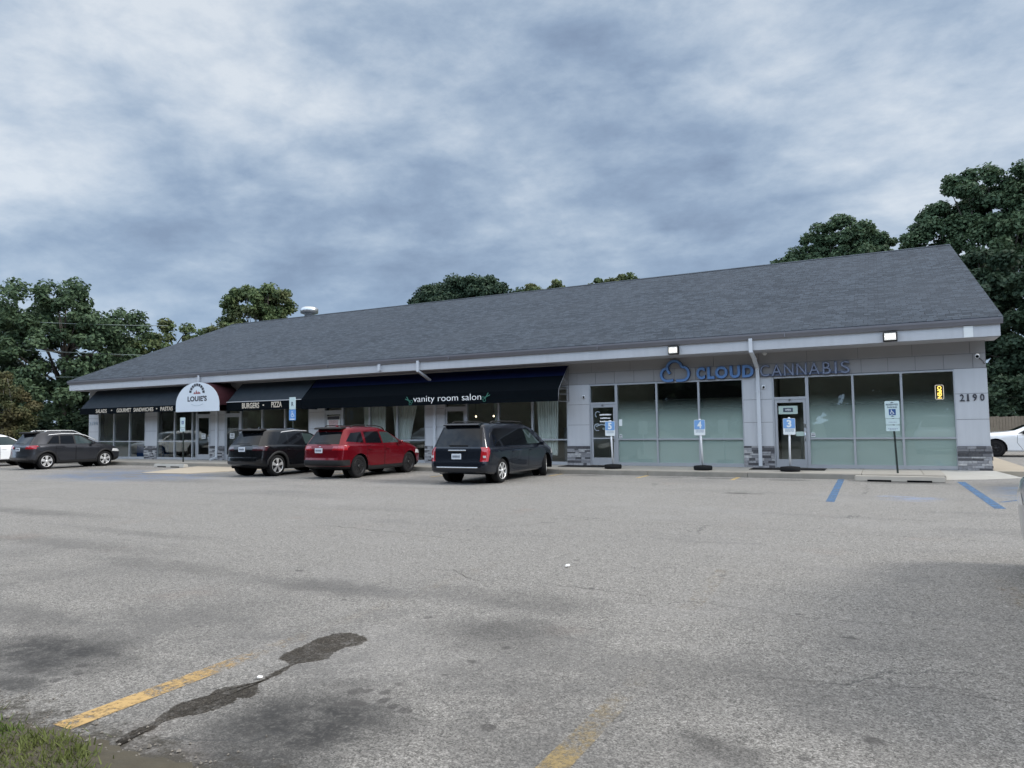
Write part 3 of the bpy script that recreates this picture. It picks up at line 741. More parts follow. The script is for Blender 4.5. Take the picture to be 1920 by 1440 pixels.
# downspouts are fixed to the building
def downspout(x, xw, foot=True, zend=.2, kick=False):
    mb = MB(); h = .055
    def seg(p, q):
        p, q = Vector(p), Vector(q); d = (q - p); n = d.cross(Vector((1, 0, 0))).normalized() * .04; s = Vector((1, 0, 0)) * h
        vs = [mb.bm.verts.new(v) for v in (p + s + n, p - s + n, p - s - n, p + s - n, q + s + n, q - s + n, q - s - n, q + s - n)]
        for f in ((0, 1, 2, 3), (4, 5, 6, 7), (0, 1, 5, 4), (1, 2, 6, 5), (2, 3, 7, 6), (3, 0, 4, 7)): mb.bm.faces.new([vs[i] for i in f])
    ye = EY - .055; yw = YW - .07
    seg((x, ye, 4.24), (x, ye, 3.80)); seg((x, ye, 3.83), ((x + xw) / 2 + .02, (ye + yw) / 2, 3.60)); seg(((x + xw) / 2 - .0, (ye + yw) / 2 - .02, 3.615), (xw, yw, 3.38)); seg((xw, yw, 3.42), (xw, yw, zend))
    for z in (2.6, 1.2):
        if z > zend: mb.box(xw - .075, xw + .075, yw - .048, yw + .05, z, z + .03)
    if kick: seg((xw, yw, .30), (xw - .06, yw - .32, .19))
    return mb.build('downspout', 'downspout', B)
downspout(-3.60, -3.56); downspout(-16.25, -16.12); downspout(-28.95, -28.82, kick=True)
mb = MB(); mb.box(-18.22, -18.10, EY - .1, EY - .0, 3.94, 4.2); mb.build('outlet_pipe', 'downspout', B)
mb = MB(); mb.box(2.07, 2.29, EY - .03, EY - .001, 3.875, 4.19); mb.build('junction_panel', 'paper', B)
# suite letters over the doors
for x, ch in ((-8.93, 'E'), (-2.62, 'F')):
    text_bm(ch, x - .03, x + .04, 2.262, 2.335, YW - .02, .004, .01).build('suite_letter', 'letter_dark', B)

# rooftop exhaust fan on the far slope behind the ridge
t = empty('roof_exhaust_fan', (-34.15, 36.0, 8.25), 'round galvanised exhaust fan poking up behind the roof ridge', 'exhaust fan')
mb = MB(); mb.lathe([(.32, 8.15), (.32, 9.33), (.36, 9.355)], 20, (-34.15, 36, 0)); mb.build('curb', 'galv', t)
mb = MB(); mb.lathe([(.40, 9.36), (.58, 9.42), (.60, 9.70), (.55, 9.76), (.54, 9.79), (.38, 9.83), (.08, 9.86)], 24, (-34.15, 36, 0)); mb.build('cowl', 'galv', t)

# ------------------------------------------------------------------ awnings
def awning(name, x0, x1, prof, mats, label, lettering=None, ends=(True, True), scal=True):
    """prof: (distance from wall, z) from the wall outwards; mats: one material per strip"""
    t = empty(name, ((x0 + x1) / 2, YW, prof[-1][1]), label, 'awning')
    for i, (p, q) in enumerate(zip(prof, prof[1:])):
        mb = MB(); n = max(2, int((x1 - x0) / .75))
        nm = 'valance' if i == len(prof) - 2 else 'canopy'
        cols = []
        for k in range(n + 1):
            x = x0 + (x1 - x0) * k / n
            sag = .0
            cols.append([mb.bm.verts.new((x, YW - p[0], p[1])), mb.bm.verts.new((x, YW - (p[0] + q[0]) / 2, (p[1] + q[1]) / 2 - (.012 if nm == 'canopy' and k % 2 else 0))), mb.bm.verts.new((x, YW - q[0], q[1]))])
        for a, b in zip(cols, cols[1:]):
            for j in (0, 1):
                f = mb.bm.faces.new((a[j], b[j], b[j + 1], a[j + 1])); f.smooth = False
        r = bmesh.ops.solidify(mb.bm, geom=mb.bm.faces[:], thickness=.006)
        mb.build(nm, mats[i], t)
    for flag, x in zip(ends, (x0, x1)):
        if flag:
            mb = MB(); poly = [(YW - a, z) for a, z in prof] + [(YW - .02, prof[-1][1])]
            mb.prism(poly, 'x', x - .004, x + .004); mb.build('end_panel', mats[-1], t)
    return t
aw = awning('awning', -22.42, -10.2, [(.05, 3.80), (.40, 3.42), (.96, 2.90), (1.0, 2.47)], ['awn_blue', 'awn_navy', 'awn_navy'], 'long navy blue salon awning with a brighter blue top band', ends=(True, False))
mb = MB()   # open frame at the right end
for p, q in (((.05, 3.8), (.05, 2.47)), ((.05, 2.47), (1.0, 2.47)), ((1.0, 2.47), (.96, 2.9)), ((.96, 2.9), (.05, 3.8)), ((.05, 2.95), (.93, 2.9)), ((.5, 3.3), (.05, 3.1)), ((.05, 2.75), (.97, 2.72))):
    mb.tube([(-10.22, YW - p[0], p[1]), (-10.22, YW - q[0], q[1])], .012, 6)
mb.build('frame', 'furniture_grey', aw)
ys = YW - 1.008
mb = text_bm('vanity room salon', -16.49, -13.39, 2.53, 2.85, ys, .006, -.012)
s1 = mb.build('lettering', 'letter_white'); t = empty('awning_sign', (-15.5, ys, 2.5), 'white lower case salon lettering between two green scissors on navy awning', 'sign')
adopt(s1, t)
def scissors(cx, cz, flip):
    mb = MB(); s = -1 if flip else 1
    for a in (20, 58):
        d = Vector((math.cos(R(a)), math.sin(R(a)))); p = Vector((cx, cz)) + d * .17; q = Vector((cx, cz)) - d * .10
        P_ = lambda v: (cx + s * (v.x - cx), v.y)
        stroke(mb, [P_(p), P_(q)], .028, ys - .006, ys)
        c = Vector((cx, cz)) - d * .15
        stroke(mb, [P_(Vector(v)) for v in arc(c.x, c.y, .055, 0, 360, 12)], .018, ys - .006, ys)
    mb.build('scissors_mark', 'letter_green', t)
scissors(-13.17, 2.72, False); scissors(-16.72, 2.68, True)

a1 = awning('awning', -38.35, -27.9, [(.05, 3.86), (.96, 2.86), (1.0, 2.55)], ['awn_slate', 'awn_navy'], 'slate grey restaurant awning with three lines of food wording on the left', ends=(True, True))
t = empty('awning_sign', (-34.2, ys, 2.6), 'cream capital letters for salads, sandwiches and pastas on black valance', 'sign')
for txt, x0, x1 in (('SALADS', -36.92, -36.0), ('•', -35.64, -35.54), ('GOURMET', -35.17, -34.0), ('SANDWICHES', -33.81, -32.27), ('•', -32.06, -31.97), ('PASTAS', -31.73, -30.81)):
    dz = (.62 if txt != '•' else .69)
    text_bm(txt, x0, x1, 2.60 if txt != '•' else 2.69, 2.80 if txt != '•' else 2.75, ys, .006, .012).build('lettering', 'letter_cream', t)
a2 = awning('awning', -27.1, -22.46, [(.05, 3.80), (.96, 2.90), (1.0, 2.50)], ['awn_slate', 'awn_navy'], 'shorter slate grey awning advertising burgers and pizza', ends=(True, True))
mb = MB(); mb.box(-27.1, -22.46, YW - .99, YW - .955, 2.885, 2.915); mb.build('edge_trim', 'fascia', a2)
t = empty('awning_sign', (-24.9, ys, 2.6), 'cream capital letters for burgers and pizza on black valance', 'sign')
for txt, x0, x1, z0, z1 in (('BURGERS', -26.04, -24.96, 2.58, 2.83), ('•', -24.74, -24.65, 2.67, 2.74), ('PIZZA', -24.20, -23.57, 2.59, 2.84)):
    text_bm(txt, x0, x1, z0, z1, ys, .006, .014).build('lettering', 'letter_cream', t)

# arched entrance awning with a white end panel
t = empty('arched_awning', (-29.05, YW, 2.52), 'arched entrance awning with white front panel and maroon barrel', 'awning')
YA = YW - 1.30
cx, hw, zb0, zs0, ht = -28.68, 1.50, 2.50, 2.78, 1.10
outl = [(cx - hw, zb0)] + [(cx - hw * math.cos(R(a)), zs0 + ht * (math.sin(R(a)) ** .92)) for a in np.linspace(0, 180, 37)] + [(cx + hw, zb0)]
mb = MB(); mb.prism(outl, 'y', YA - .02, YA); mb.build('front_panel', 'awn_white', t)
mb = MB(); prev = None
for p in outl:
    cur = [mb.bm.verts.new((p[0], YA + .001, p[1])), mb.bm.verts.new((p[0], YW - .02, p[1]))]
    if prev: mb.bm.faces.new((prev[0], cur[0], cur[1], prev[1])).smooth = True
    prev = cur
bmesh.ops.solidify(mb.bm, geom=mb.bm.faces[:], thickness=.006)
mb.build('barrel', 'awn_maroon', t)
t2 = empty('entrance_sign', (cx, YA - .02, 2.6), 'black arch logo with red flame over restaurant name on white panel', 'sign')
yl = YA - .022
text_bm("LOUIE'S", cx - .66, cx + .66, 2.985, 3.235, yl, .008, .028, space=1.05).build('lettering', 'letter_dark', t2)
mb = MB()
for k in range(9):       # arch of stone blocks
    a0 = 4 + k * 19.2; a1_ = a0 + 14.5
    mb.prism(arc(cx - .02, 3.34, .36, a0, a1_, 3, 1.1) + arc(cx - .02, 3.34, .49, a1_, a0, 3, 1.1), 'y', yl - .008, yl)
mb.build('logo_arch', 'letter_dark', t2)
mb = MB()
for dx, h in ((-.16, .10), (-.03, .19), (.10, .13), (.2, .09)):
    mb.prism([(cx - .03 + dx - .06, 3.335), (cx - .03 + dx + .07, 3.335), (cx - .03 + dx + .03, 3.335 + h * .6), (cx - .03 + dx, 3.335 + h), (cx - .03 + dx - .04, 3.335 + h * .5)], 'y', yl - .006 - .002 * abs(dx), yl)
mb.build('logo_flame', 'letter_red', t2)
mb = MB(); stroke(mb, [(cx - .4 + .1 * i, 2.86 - .09 * (1 - ((i - 4) / 4) ** 2)) for i in range(9)], .014, yl - .005, yl); mb.build('swash', 'sign_grey', t2)

# ------------------------------------------------------------------ blue channel letter sign
t = empty('storefront_sign', (-3.7, YW, 3.0), 'blue raised letter shop sign with cloud outline on the grey upper wall', 'sign')
yf = YW - .14
def chan(fn, name, face):
    mb = MB(); fn(mb, YW - .125, YW - .014, 0); o = mb.build(name, 'chan_side', t)
    return o
def icon(mb, y0, y1, wd=.085):
    u = lambda x, y: (-6.81 + (x - 945) / 280 * 1.08, 3.79 - (y - 265) / 203 * .78)
    A = [u(*p) for p in [(1072, 446), (1040, 452), (1005, 449), (978, 432), (966, 405), (970, 375), (988, 350), (1010, 342)]]
    Bp = [u(*p) for p in [(1046, 388), (1028, 365), (1020, 335), (1030, 305), (1055, 284), (1088, 277), (1120, 286), (1143, 310), (1150, 330), (1180, 338), (1204, 362), (1211, 395), (1202, 427), (1178, 448), (1145, 453), (1100, 452)]]
    def dense(P_):
        out = []
        for i in range(len(P_) - 1):
            p0 = Vector(P_[max(i - 1, 0)]); p1 = Vector(P_[i]); p2 = Vector(P_[i + 1]); p3 = Vector(P_[min(i + 2, len(P_) - 1)])
            for k in range(4):
                s = k / 4; out.append(.5 * ((2 * p1) + (p2 - p0) * s + (2 * p0 - 5 * p1 + 4 * p2 - p3) * s * s + (3 * p1 - p0 - 3 * p2 + p3) * s ** 3))
        return out + [Vector(P_[-1])]
    for S_ in (A, Bp): stroke(mb, dense(S_), wd, y0, y1)
mb = MB(); icon(mb, YW - .125, YW - .014, .095); mb.build('cloud_outline', 'chan_side', t)
mb = MB(); icon(mb, YW - .14, YW - .1255, .078); mb.build('cloud_outline', 'chan_blue', t)
xs_ = [(-5.52, -5.24), (-5.16, -4.93), (-4.90, -4.50), (-4.43, -4.10), (-4.03, -3.68)]
for ch, (a, b) in zip('CLOUD', xs_):
    o = text_bm(ch, a - .01, b + .01, 3.07, 3.49, YW - .014, .10, .05).build('letter', 'chan_side', t)
    text_bm(ch, a, b, 3.08, 3.48, YW - .1145, .02, .035).build('letter_face', 'chan_blue', o)
xs_ = [(-3.47, -3.21), (-3.12, -2.82), (-2.74, -2.47), (-2.37, -2.09), (-2.01, -1.71), (-1.61, -1.39), (-1.27, -1.22), (-1.10, -.86)]
for ch, (a, b) in zip('CANNABIS', xs_):
    o = text_bm(ch, a - .015, b + .015, 3.075, 3.465, YW - .014, .10, .012).build('letter', 'chan_side_dull', t)
    text_bm(ch, a, b, 3.09, 3.45, YW - .1145, .012, -.008).build('letter_face', 'chan_dull', o)
mb = MB(); mb.box(-3.45, -.86, YW - .06, YW - .0125, 3.10, 3.16); mb.build('raceway', 'chan_side_dull', t)

# house numbers
def number(x0, digs, z0, z1, label, mat='letter_dark'):
    t = empty('house_number', (x0, YW, z0), label, 'sign')
    for ch, a, b in digs:
        mb = text_bm(ch, a, b, z0, z1, YW - .0125, .02, .018)
        for z in ((z0,) if ch in '21' else ()): mb.box(a - .012, b + .012, YW - .033, YW - .0125, z - .001, z + .024)
        mb.build('digit', mat, t)
number(1.98, (('2', 1.985, 2.085), ('1', 2.155, 2.20), ('9', 2.29, 2.395), ('0', 2.47, 2.575)), 2.135, 2.335, 'dark raised numerals 2190 on the right corner pier')
number(-38.9, (('2', -39.05, -38.91), ('1', -38.82, -38.76), ('8', -38.67, -38.53), ('0', -38.46, -38.32)), 1.98, 2.18, 'small dark numerals on the far left corner pier', 'sign_grey')

# ------------------------------------------------------------------ lamps and cameras on the building
def flood(x0, x1, label):
    t = empty('floodlight', ((x0 + x1) / 2, EY, 3.9), label, 'floodlight')
    y0 = EY - .15
    mb = MB(); mb.box(x0, x1, y0, EY - .001, 3.885, 4.155, bev=.015); mb.build('housing', 'black_plastic', t)
    mb = MB(); mb.box(x0 + .035, x1 - .035, y0 - .012, y0 - .002, 3.92, 4.12, bev=.004); mb.build('lens', 'flood_reflector', t)
    mb = MB()
    for s in (.3, .7):
        cx_ = x0 + (x1 - x0) * s
        mb.lathe([(.05, y0 - .02), (.03, y0 - .032), (.004, y0 - .036)], 12, (cx_, 0, 4.02), 'y')
    mb.build('bulb', 'flood_glass', t)
flood(-6.21, -5.86, 'lit white floodlight on the fascia above the cloud sign')
flood(.08, .45, 'lit white floodlight on the fascia near the right corner')
def dome(x, z, label):
    t = empty('security_camera', (x, YW - .012, z), label, 'camera')
    mb = MB(); mb.box(x - .055, x + .055, YW - .07, YW - .0125, z - .06, z + .06, bev=.02); mb.build('housing', 'white_plastic', t)
    mb = MB(); mb.lathe([(.035, YW - .07), (.03, YW - .10), (.012, YW - .118)], 14, (x + .01, 0, z - .01), 'y'); mb.build('lens', 'dark', t)
dome(-9.64, 2.63, 'small white wall camera on the pier left of the door marked E')
dome(-3.40, 2.75, 'small white wall camera between downspout and door marked F')
t = empty('security_camera', (2.43, YW - .012, 3.4), 'white bullet camera with dangling cable at the right corner', 'camera')
mb = MB(); mb.tube([(2.42, YW - .36, 3.38), (2.44, YW - .12, 3.43)], .055, 12); mb.tube([(2.44, YW - .14, 3.43), (2.46, YW - .012, 3.40)], .02, 8); mb.build('housing', 'white_plastic', t)
mb = MB(); mb.tube([(2.419, YW - .366, 3.379), (2.4195, YW - .361, 3.38)], .042, 12); mb.build('lens', 'dark', t)
mb = MB(); mb.tube([(2.46, YW - .03, 3.39), (2.52, YW - .025, 3.34), (2.58, YW - .022, 3.27), (2.62, YW - .02, 3.18)], .009, 6); mb.build('cable', 'letter_dark', t)
t = empty('soffit_light', (-3.3, YW - .25, 3.82), 'small round fixture under the soffit beside the right downspout', 'lamp')
mb = MB(); mb.lathe([(.08, 3.854), (.075, 3.80), (.03, 3.76)], 14, (-3.3, YW - .25, 0)); mb.build('globe', 'furniture_white', t)

# signs on and behind the glass
t = empty('open_sign', (1.48, YW + .09, 2.2), 'vertical yellow neon open sign with white border inside the right window', 'sign')
mb = MB(); mb.box(1.375, 1.60, YW + .10, YW + .12, 2.195, 2.64, bev=.008); mb.build('backing', 'dark', t)
mb = MB(); x0, x1, z0, z1 = 1.385, 1.59, 2.21, 2.625; y = YW + .085
rr = .03; loop = []
for cx_, cz_, a in ((x1 - rr, z1 - rr, 0), (x0 + rr, z1 - rr, 90), (x0 + rr, z0 + rr, 180), (x1 - rr, z0 + rr, 270)):
    loop += [(cx_ + rr * math.cos(R(a + b)), y, cz_ + rr * math.sin(R(a + b))) for b in (0, 30, 60, 90)]
mb.tube(loop + [loop[0]], .009, 6); mb.build('border_tube', 'neon_white', t)
text_bm('OPEN', 1.435, 1.545, 2.235, 2.60, YW + .098, .012, .035, rot90=True).build('lettering', 'neon_yellow', t)

def notice(name, x0, x1, z0, z1, mat, label, y=YW + .008, bars=0, barmat='sign_text', cat='notice', grp=None):
    t = empty(name, ((x0 + x1) / 2, y, z0), label, cat, grp)
    mb = MB(); mb.box(x0, x1, y - .003, y, z0, z1); mb.build('sheet', mat, t)
    if bars:
        mb = MB(); h = (z1 - z0) / (bars * 2 + 1); rb = random.Random(int(x0 * 100))
        for k in range(bars):
            e = rb.uniform(.08, .22) * (x1 - x0); mb.box(x0 + e, x1 - e, y - .006, y - .0032, z1 - h * (2 * k + 2), z1 - h * (2 * k + 1))
        mb.build('printing', barmat, t)
    return t
t = notice('door_notice', -2.97, -2.40, 1.86, 2.12, 'paper_green', 'pale green open notice near the top of the door marked F')
mb = MB(); mb.box(-2.83, -2.54, YW - .0, YW + .0045, 1.93, 2.06, bev=.008); mb.build('plaque', 'sign_text', t)
text_bm('OPEN', -2.77, -2.60, 1.965, 2.025, YW - .0005, .002, .02).build('lettering', 'paper', t)
notice('door_notice', -2.47, -2.20, 1.16, 1.30, 'paper_green', 'blank pale green card low on the door marked F')
notice('window_sticker', -2.04, -1.91, 1.13, 1.26, 'paper', 'tiny white sticker in the window right of the door marked F', y=YW + .026, bars=2)
notice('window_sticker', -8.34, -8.22, 1.55, 1.79, 'sign_white', 'pale blue paper in the window right of the door marked E', y=YW + .026)
notice('window_sticker', -8.34, -8.23, 1.12, 1.25, 'paper', 'tiny white sticker below pale blue paper by the door marked E', y=YW + .026, bars=2)
t = empty('door_lettering', (-8.95, YW, 1.5), 'white vinyl opening hours on the glass of the door marked E', 'sign')
for x0, x1, z in ((-9.06, -8.62, 1.94), (-9.03, -8.66, 1.82), (-9.05, -8.70, 1.70)):
    xx = x0; rb = random.Random(int(z * 100)); mb = MB()
    while xx < x1:
        l = rb.uniform(.025, .05); mb.box(xx, min(xx + l, x1), YW + .013, YW + .017, z, z + .04 + .01 * (rb.random() > .6)); xx += l + .012
    mb.build('lettering', 'letter_white', t)
mb = MB()
for cx_, cz_ in ((-8.86, 1.60), (-8.92, 1.46), (-8.80, 1.46)): stroke(mb, arc(cx_, cz_, .032, 0, 360, 12), .014, YW + .013, YW + .017)
mb.build('emblem', 'paper_green', t)
mb = MB()     # faded cloud decal on the same door
stroke(mb, arc(-9.13, 1.98, .10, 40, 250, 10), .025, YW + .0125, YW + .016); stroke(mb, arc(-9.15, 1.52, .12, 60, 300, 10), .025, YW + .0125, YW + .016); stroke(mb, [(-9.2, 1.55), (-9.0, 1.62), (-8.75, 1.56)], .03, YW + .0125, YW + .016)
mb.build('decal', 'sign_grey', t)
notice('door_notice', -29.98, -29.70, 1.20, 1.45, 'paper', 'white printed sheet on the restaurant entrance door', bars=3, barmat='furniture_grey')
notice('door_notice', -28.00, -27.68, 1.20, 1.46, 'paper', 'white printed sheet on the grey door right of the arched awning', bars=3, barmat='furniture_grey')
t = empty('door_poster', (-21.5, YW, 1.2), 'pink poster with black heading on the white salon side door', 'poster')
mb = MB(); mb.box(-21.86, -21.13, YW - .008, YW + .0, 1.1, 2.17); mb.build('sheet', 'paper', t)
mb = MB(); mb.box(-21.84, -21.15, YW - .012, YW - .0082, 2.0, 2.15); mb.build('heading', 'letter_dark', t)
mb = MB(); mb.prism([(-21.78, 1.98), (-21.2, 1.98), (-21.24, 1.7), (-21.38, 1.5), (-21.6, 1.5), (-21.74, 1.72)], 'y', YW - .0115, YW - .0082); mb.build('picture', 'paper_pink', t)

# rooms: curtains, lamps and furniture seen through the glass
def curtain(label, x0t, x1t, x0b, x1b, zt=2.95, zb=.35, y=YW + .16, folds=9, tie=None):
    mb = MB(); n = folds * 6; m = 14; rows = []
    for j in range(m + 1):
        v = j / m; z = zt + (zb - zt) * v; s = v ** .8
        a = x0t + (x0b - x0t) * s; b = x1t + (x1b - x1t) * s
        rows.append([mb.bm.verts.new((a + (b - a) * i / n, y + .035 * math.sin(i / 6 * 2 * math.pi + v) * (1 + .4 * math.sin(i * .37)), z)) for i in range(n + 1)])
    for r0, r1 in zip(rows, rows[1:]):
        for i in range(n): mb.bm.faces.new((r0[i], r0[i + 1], r1[i + 1], r1[i])).smooth = True
    o = mb.build('curtain', 'sheer_curtain'); tag(o, label, 'curtain', 'sheer curtains in the salon windows')
curtain('sheer white curtain left of the tied curtain above the red vehicle', -19.98, -18.72, -19.85, -18.80, zb=.5)
curtain('sheer curtain swept aside to the left above the nose of the red vehicle', -18.45, -16.95, -18.25, -17.55, zb=.9)
curtain('sheer pleated curtain in the salon window nearest the stone pier', -11.68, -10.72, -11.55, -10.80, zb=.5)
curtain('narrow gathered curtain beside the mullion above the minivan', -13.48, -13.24, -13.42, -13.22, zb=.5)
def bulb(x, y, z, label, grp=None):
    t = empty('pendant_lamp', (x, y, z), label, 'lamp', grp)
    mb = MB(); mb.lathe([(.012, z + .04), (.034, z + .02), (.036, z - .01), (.012, z - .04)], 12, (x, y, 0)); mb.build('bulb', 'bulb', t)
    mb = MB(); mb.tube([(x, y, z + .07), (x, y, 3.35)], .008, 6); mb.build('cord', 'dark', t)
bulb(-16.0, 27.2, 2.05, 'lit globe lamp inside the salon, left one of a pair'); bulb(-15.1, 27.2, 2.05, 'lit globe lamp inside the salon, right one of a pair')
def cabinet(x0, x1, y0, y1, z0, z1, mat, label, name='counter', cat='counter'):
    t = empty(name, ((x0 + x1) / 2, (y0 + y1) / 2, z0), label, cat)
    mb = MB(); mb.box(x0, x1, y0, y1, z0, z1 - .04, bev=.01); mb.build('body', mat, t)
    mb = MB(); mb.box(x0 - .03, x1 + .03, y0 - .03, y1 + .03, z1 - .038, z1, bev=.008); mb.build('top', 'furniture_grey', t)
cabinet(-7.6, -6.2, 27.3, 28.0, .14, 2.55, 'room_dark', 'tall dark cabinet inside the shop left of the downspout', 'cabinet', 'cabinet')
cabinet(-6.0, -4.2, 27.3, 28.0, .14, 2.2, 'room_dark', 'long dark counter inside the shop behind frosted glass')
cabinet(-1.6, 1.6, 27.4, 28.0, .14, 2.25, 'room_dark', 'wide dark shelving inside the right shop behind frosted glass', 'shelving', 'shelving')
cabinet(-10.9, -10.1 - .3, 25.2, 26.2, .14, 1.5, 'furniture_grey', 'grey shelf unit behind the last salon window', 'shelf_unit', 'shelf')
cabinet(-37.9, -36.2, 26.2, 27.0, .14, .95, 'sign_navy', 'blue counter inside the far left window', 'counter', 'counter')
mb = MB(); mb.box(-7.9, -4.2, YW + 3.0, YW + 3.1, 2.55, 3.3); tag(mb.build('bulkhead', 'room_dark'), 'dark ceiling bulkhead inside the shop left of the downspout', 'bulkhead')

# ------------------------------------------------------------------ street furniture
def ell(cx, cz, rx, rz, n=20): return [(cx + rx * math.cos(2 * math.pi * k / n), cz + rz * math.sin(2 * math.pi * k / n)) for k in range(n)]
def rrect(x0, x1, z0, z1, r, n=4):
    o = []
    for cx_, cz_, a in ((x1 - r, z1 - r, 0), (x0 + r, z1 - r, 90), (x0 + r, z0 + r, 180), (x1 - r, z0 + r, 270)):
        o += [(cx_ + r * math.cos(R(a + 90 * k / n)), cz_ + r * math.sin(R(a + 90 * k / n))) for k in range(n + 1)]
    return o
def stand_sign(x, xb, num, label):
    Y = 22.42; t = empty('pickup_sign', (xb, Y, .155), label, 'sign', 'numbered pickup signs on the pavement')
    mb = MB(); mb.lathe([(.17, .157), (.27, .16), (.285, .20), (.285, .25), (.27, .29), (.12, .305), (.06, .31)], 24, (xb, Y, 0)); mb.build('base', 'rubber', t)
    mb = MB(); mb.tube([(xb, Y, .30), (x, Y, 1.70)], .030, 12); mb.tube([(x, Y, 1.70), (x, Y, 1.745)], [.036, .03], 12); mb.build('post', 'white_plastic', t)
    y = Y - .036; x0, x1 = x - .17, x + .17
    mb = MB(); mb.prism(rrect(x0, x1, 1.235, 1.715, .03), 'y', y - .012, y); mb.build('panel', 'sign_white', t)
    mb = MB(); mb.prism(rrect(x0 + .008, x1 - .008, 1.42, 1.705, .028), 'y', y - .015, y - .0125); mb.build('blue_field', 'sign_blue2', t)
    text_bm(num, x - .065, x + .065, 1.45, 1.67, y - .0155, .003, .04).build('numeral', 'sign_white', t)
    mb = MB(); rb = random.Random(3)
    for z in (1.385, 1.355, 1.325):
        xx = x0 + .05
        while xx < x1 - .05:
            l = rb.uniform(.02, .05); mb.box(xx, min(xx + l, x1 - .04), y - .0145, y - .0125, z, z + .018); xx += l + .01
    mb.build('printing', 'sign_grey', t)
pmat('sign_blue2', (.19, .37, .67), .45)
stand_sign(-8.03, -7.97, '5', 'white and blue pickup sign numbered 5 on black base before the door marked E')
stand_sign(-5.09, -5.03, '4', 'white and blue pickup sign numbered 4 on black base before the frosted windows')
stand_sign(-2.47, -2.49, '3', 'white and blue pickup sign numbered 3 on black base before the door marked F')

def isa(mb, cx, cz, s, y0, y1):
    """wheelchair symbol"""
    mb.prism(ell(cx - .07 * s, cz + .34 * s, .075 * s, .075 * s, 12), 'y', y0, y1)
    stroke(mb, [(cx - .07 * s, cz + .25 * s), (cx - .05 * s, cz - .02 * s), (cx + .20 * s, cz - .02 * s), (cx + .30 * s, cz - .30 * s), (cx + .38 * s, cz - .28 * s)], .085 * s, y0, y1)
    stroke(mb, [(cx - .06 * s, cz + .12 * s), (cx + .16 * s, cz + .12 * s)], .07 * s, y0 + .0004, y1)
    stroke(mb, arc(cx, cz - .13 * s, .24 * s, 130, 330, 12), .07 * s, y0 + .0008, y1)
def parking_sign(x, Y, zt, wd, label, kind, post=True):
    t = empty('accessible_parking_sign', (x, Y, .155), label, 'sign', 'accessible parking signs')
    y = Y - .03; x0, x1 = x - wd / 2, x + wd / 2
    if kind == 'reserved':
        mb = MB(); mb.prism(rrect(x0, x1, zt - .48, zt, .025), 'y', y - .006, y); mb.build('panel', 'sign_teal', t)
        text_bm('RESERVED', x0 + .03, x1 - .03, zt - .125, zt - .075, y - .0062, .002, .02).build('lettering', 'sign_text', t)
        text_bm('PARKING', x0 + .06, x1 - .06, zt - .20, zt - .15, y - .0062, .002, .02).build('lettering', 'sign_text', t)
        mb = MB(); mb.prism([(x - .05, zt - .055), (x + .05, zt - .055), (x, zt - .025)], 'y', y - .008, y - .0062); mb.prism([(x - .05, zt - .435), (x + .05, zt - .435), (x, zt - .405)], 'y', y - .008, y - .0062); mb.build('arrow', 'sign_text', t)
        f = MB(); f.box(x - .085, x + .085, y - .0085, y - .0062, zt - .395, zt - .225); f.build('symbol_field', 'sign_navy', t)
        mb = MB(); isa(mb, x - .01, zt - .31, .16, y - .0105, y - .0087); mb.build('symbol', 'sign_white', t)
        for zz in (zt - .655, zt - .835):
            mb = MB(); mb.prism(rrect(x0 + .01, x1 - .01, zz, zz + .16, .015), 'y', y - .006, y); mb.build('plate', 'sign_teal', t)
        rb = random.Random(8); mb = MB()
        for z, a in ((zt - .60, .08), (zt - .775, .06), (zt - .81, .10)):
            xx = x0 + a
            while xx < x1 - a: l = rb.uniform(.02, .045); mb.box(xx, min(xx + l, x1 - a), y - .008, y - .0062, z, z + .022); xx += l + .01
        mb.build('printing', 'sign_grey', t); zp = zt - .05
    elif kind == 'tall':
        mb = MB(); mb.prism(rrect(x0, x1, zt - .52, zt, .02), 'y', y - .006, y); mb.build('panel', 'sign_teal', t)
        text_bm('R', x - .06, x + .06, zt - .38, zt - .2, y - .0062, .002, .03).build('lettering', 'sign_text', t)
        mb = MB(); mb.prism(rrect(x0 - .01, x1 + .01, zt - .98, zt - .53, .02), 'y', y - .006, y); mb.build('blue_panel', 'sign_blue', t)
        mb = MB(); isa(mb, x, zt - .72, .30, y - .0085, y - .0062); mb.box(x0 + .05, x1 - .05, y - .0085, y - .0062, zt - .955, zt - .915); mb.build('symbol', 'sign_white', t); zp = zt - .05
    else:
        mb = MB(); mb.prism(rrect(x0, x1, zt - .47, zt, .02), 'y', y - .006, y); mb.build('panel', 'sign_teal', t)
        mb = MB(); mb.box(x - .075, x + .075, y - .0085, y - .0062, zt - .31, zt - .15); mb.build('symbol_field', 'sign_navy', t)
        mb = MB(); isa(mb, x - .01, zt - .23, .14, y - .0105, y - .0087); mb.build('symbol', 'sign_white', t)
        mb = MB(); mb.prism(rrect(x0, x1, zt - .65, zt - .49, .015), 'y', y - .006, y); mb.build('plate', 'sign_teal', t)
        mb = MB(); mb.box(x0 + .06, x1 - .06, y - .0085, y - .0062, zt - .60, zt - .54); mb.build('printing', 'sign_grey', t); zp = zt - .05
    mb = MB(); bx = x + (.085 if kind == 'reserved' else .03) * .8; mb.box(-.026, .026, Y - .024, Y + .024, 0, 1, bev=.004)
    for v in mb.bm.verts: z = .157 + v.co.z * (zp - .157); v.co.x += x + (bx - x) * (1 - v.co.z); v.co.z = z
    mb.build('post', 'post_dark', t)
pmat('sign_teal', (.56, .68, .68), .45)
parking_sign(.225, 22.4, 2.15, .36, 'reserved parking sign with wheelchair symbol and two plates on dark post at right', 'reserved')
parking_sign(-29.05, 22.4, 2.22, .34, 'pale accessible parking sign on dark post before the arched awning', 'small')
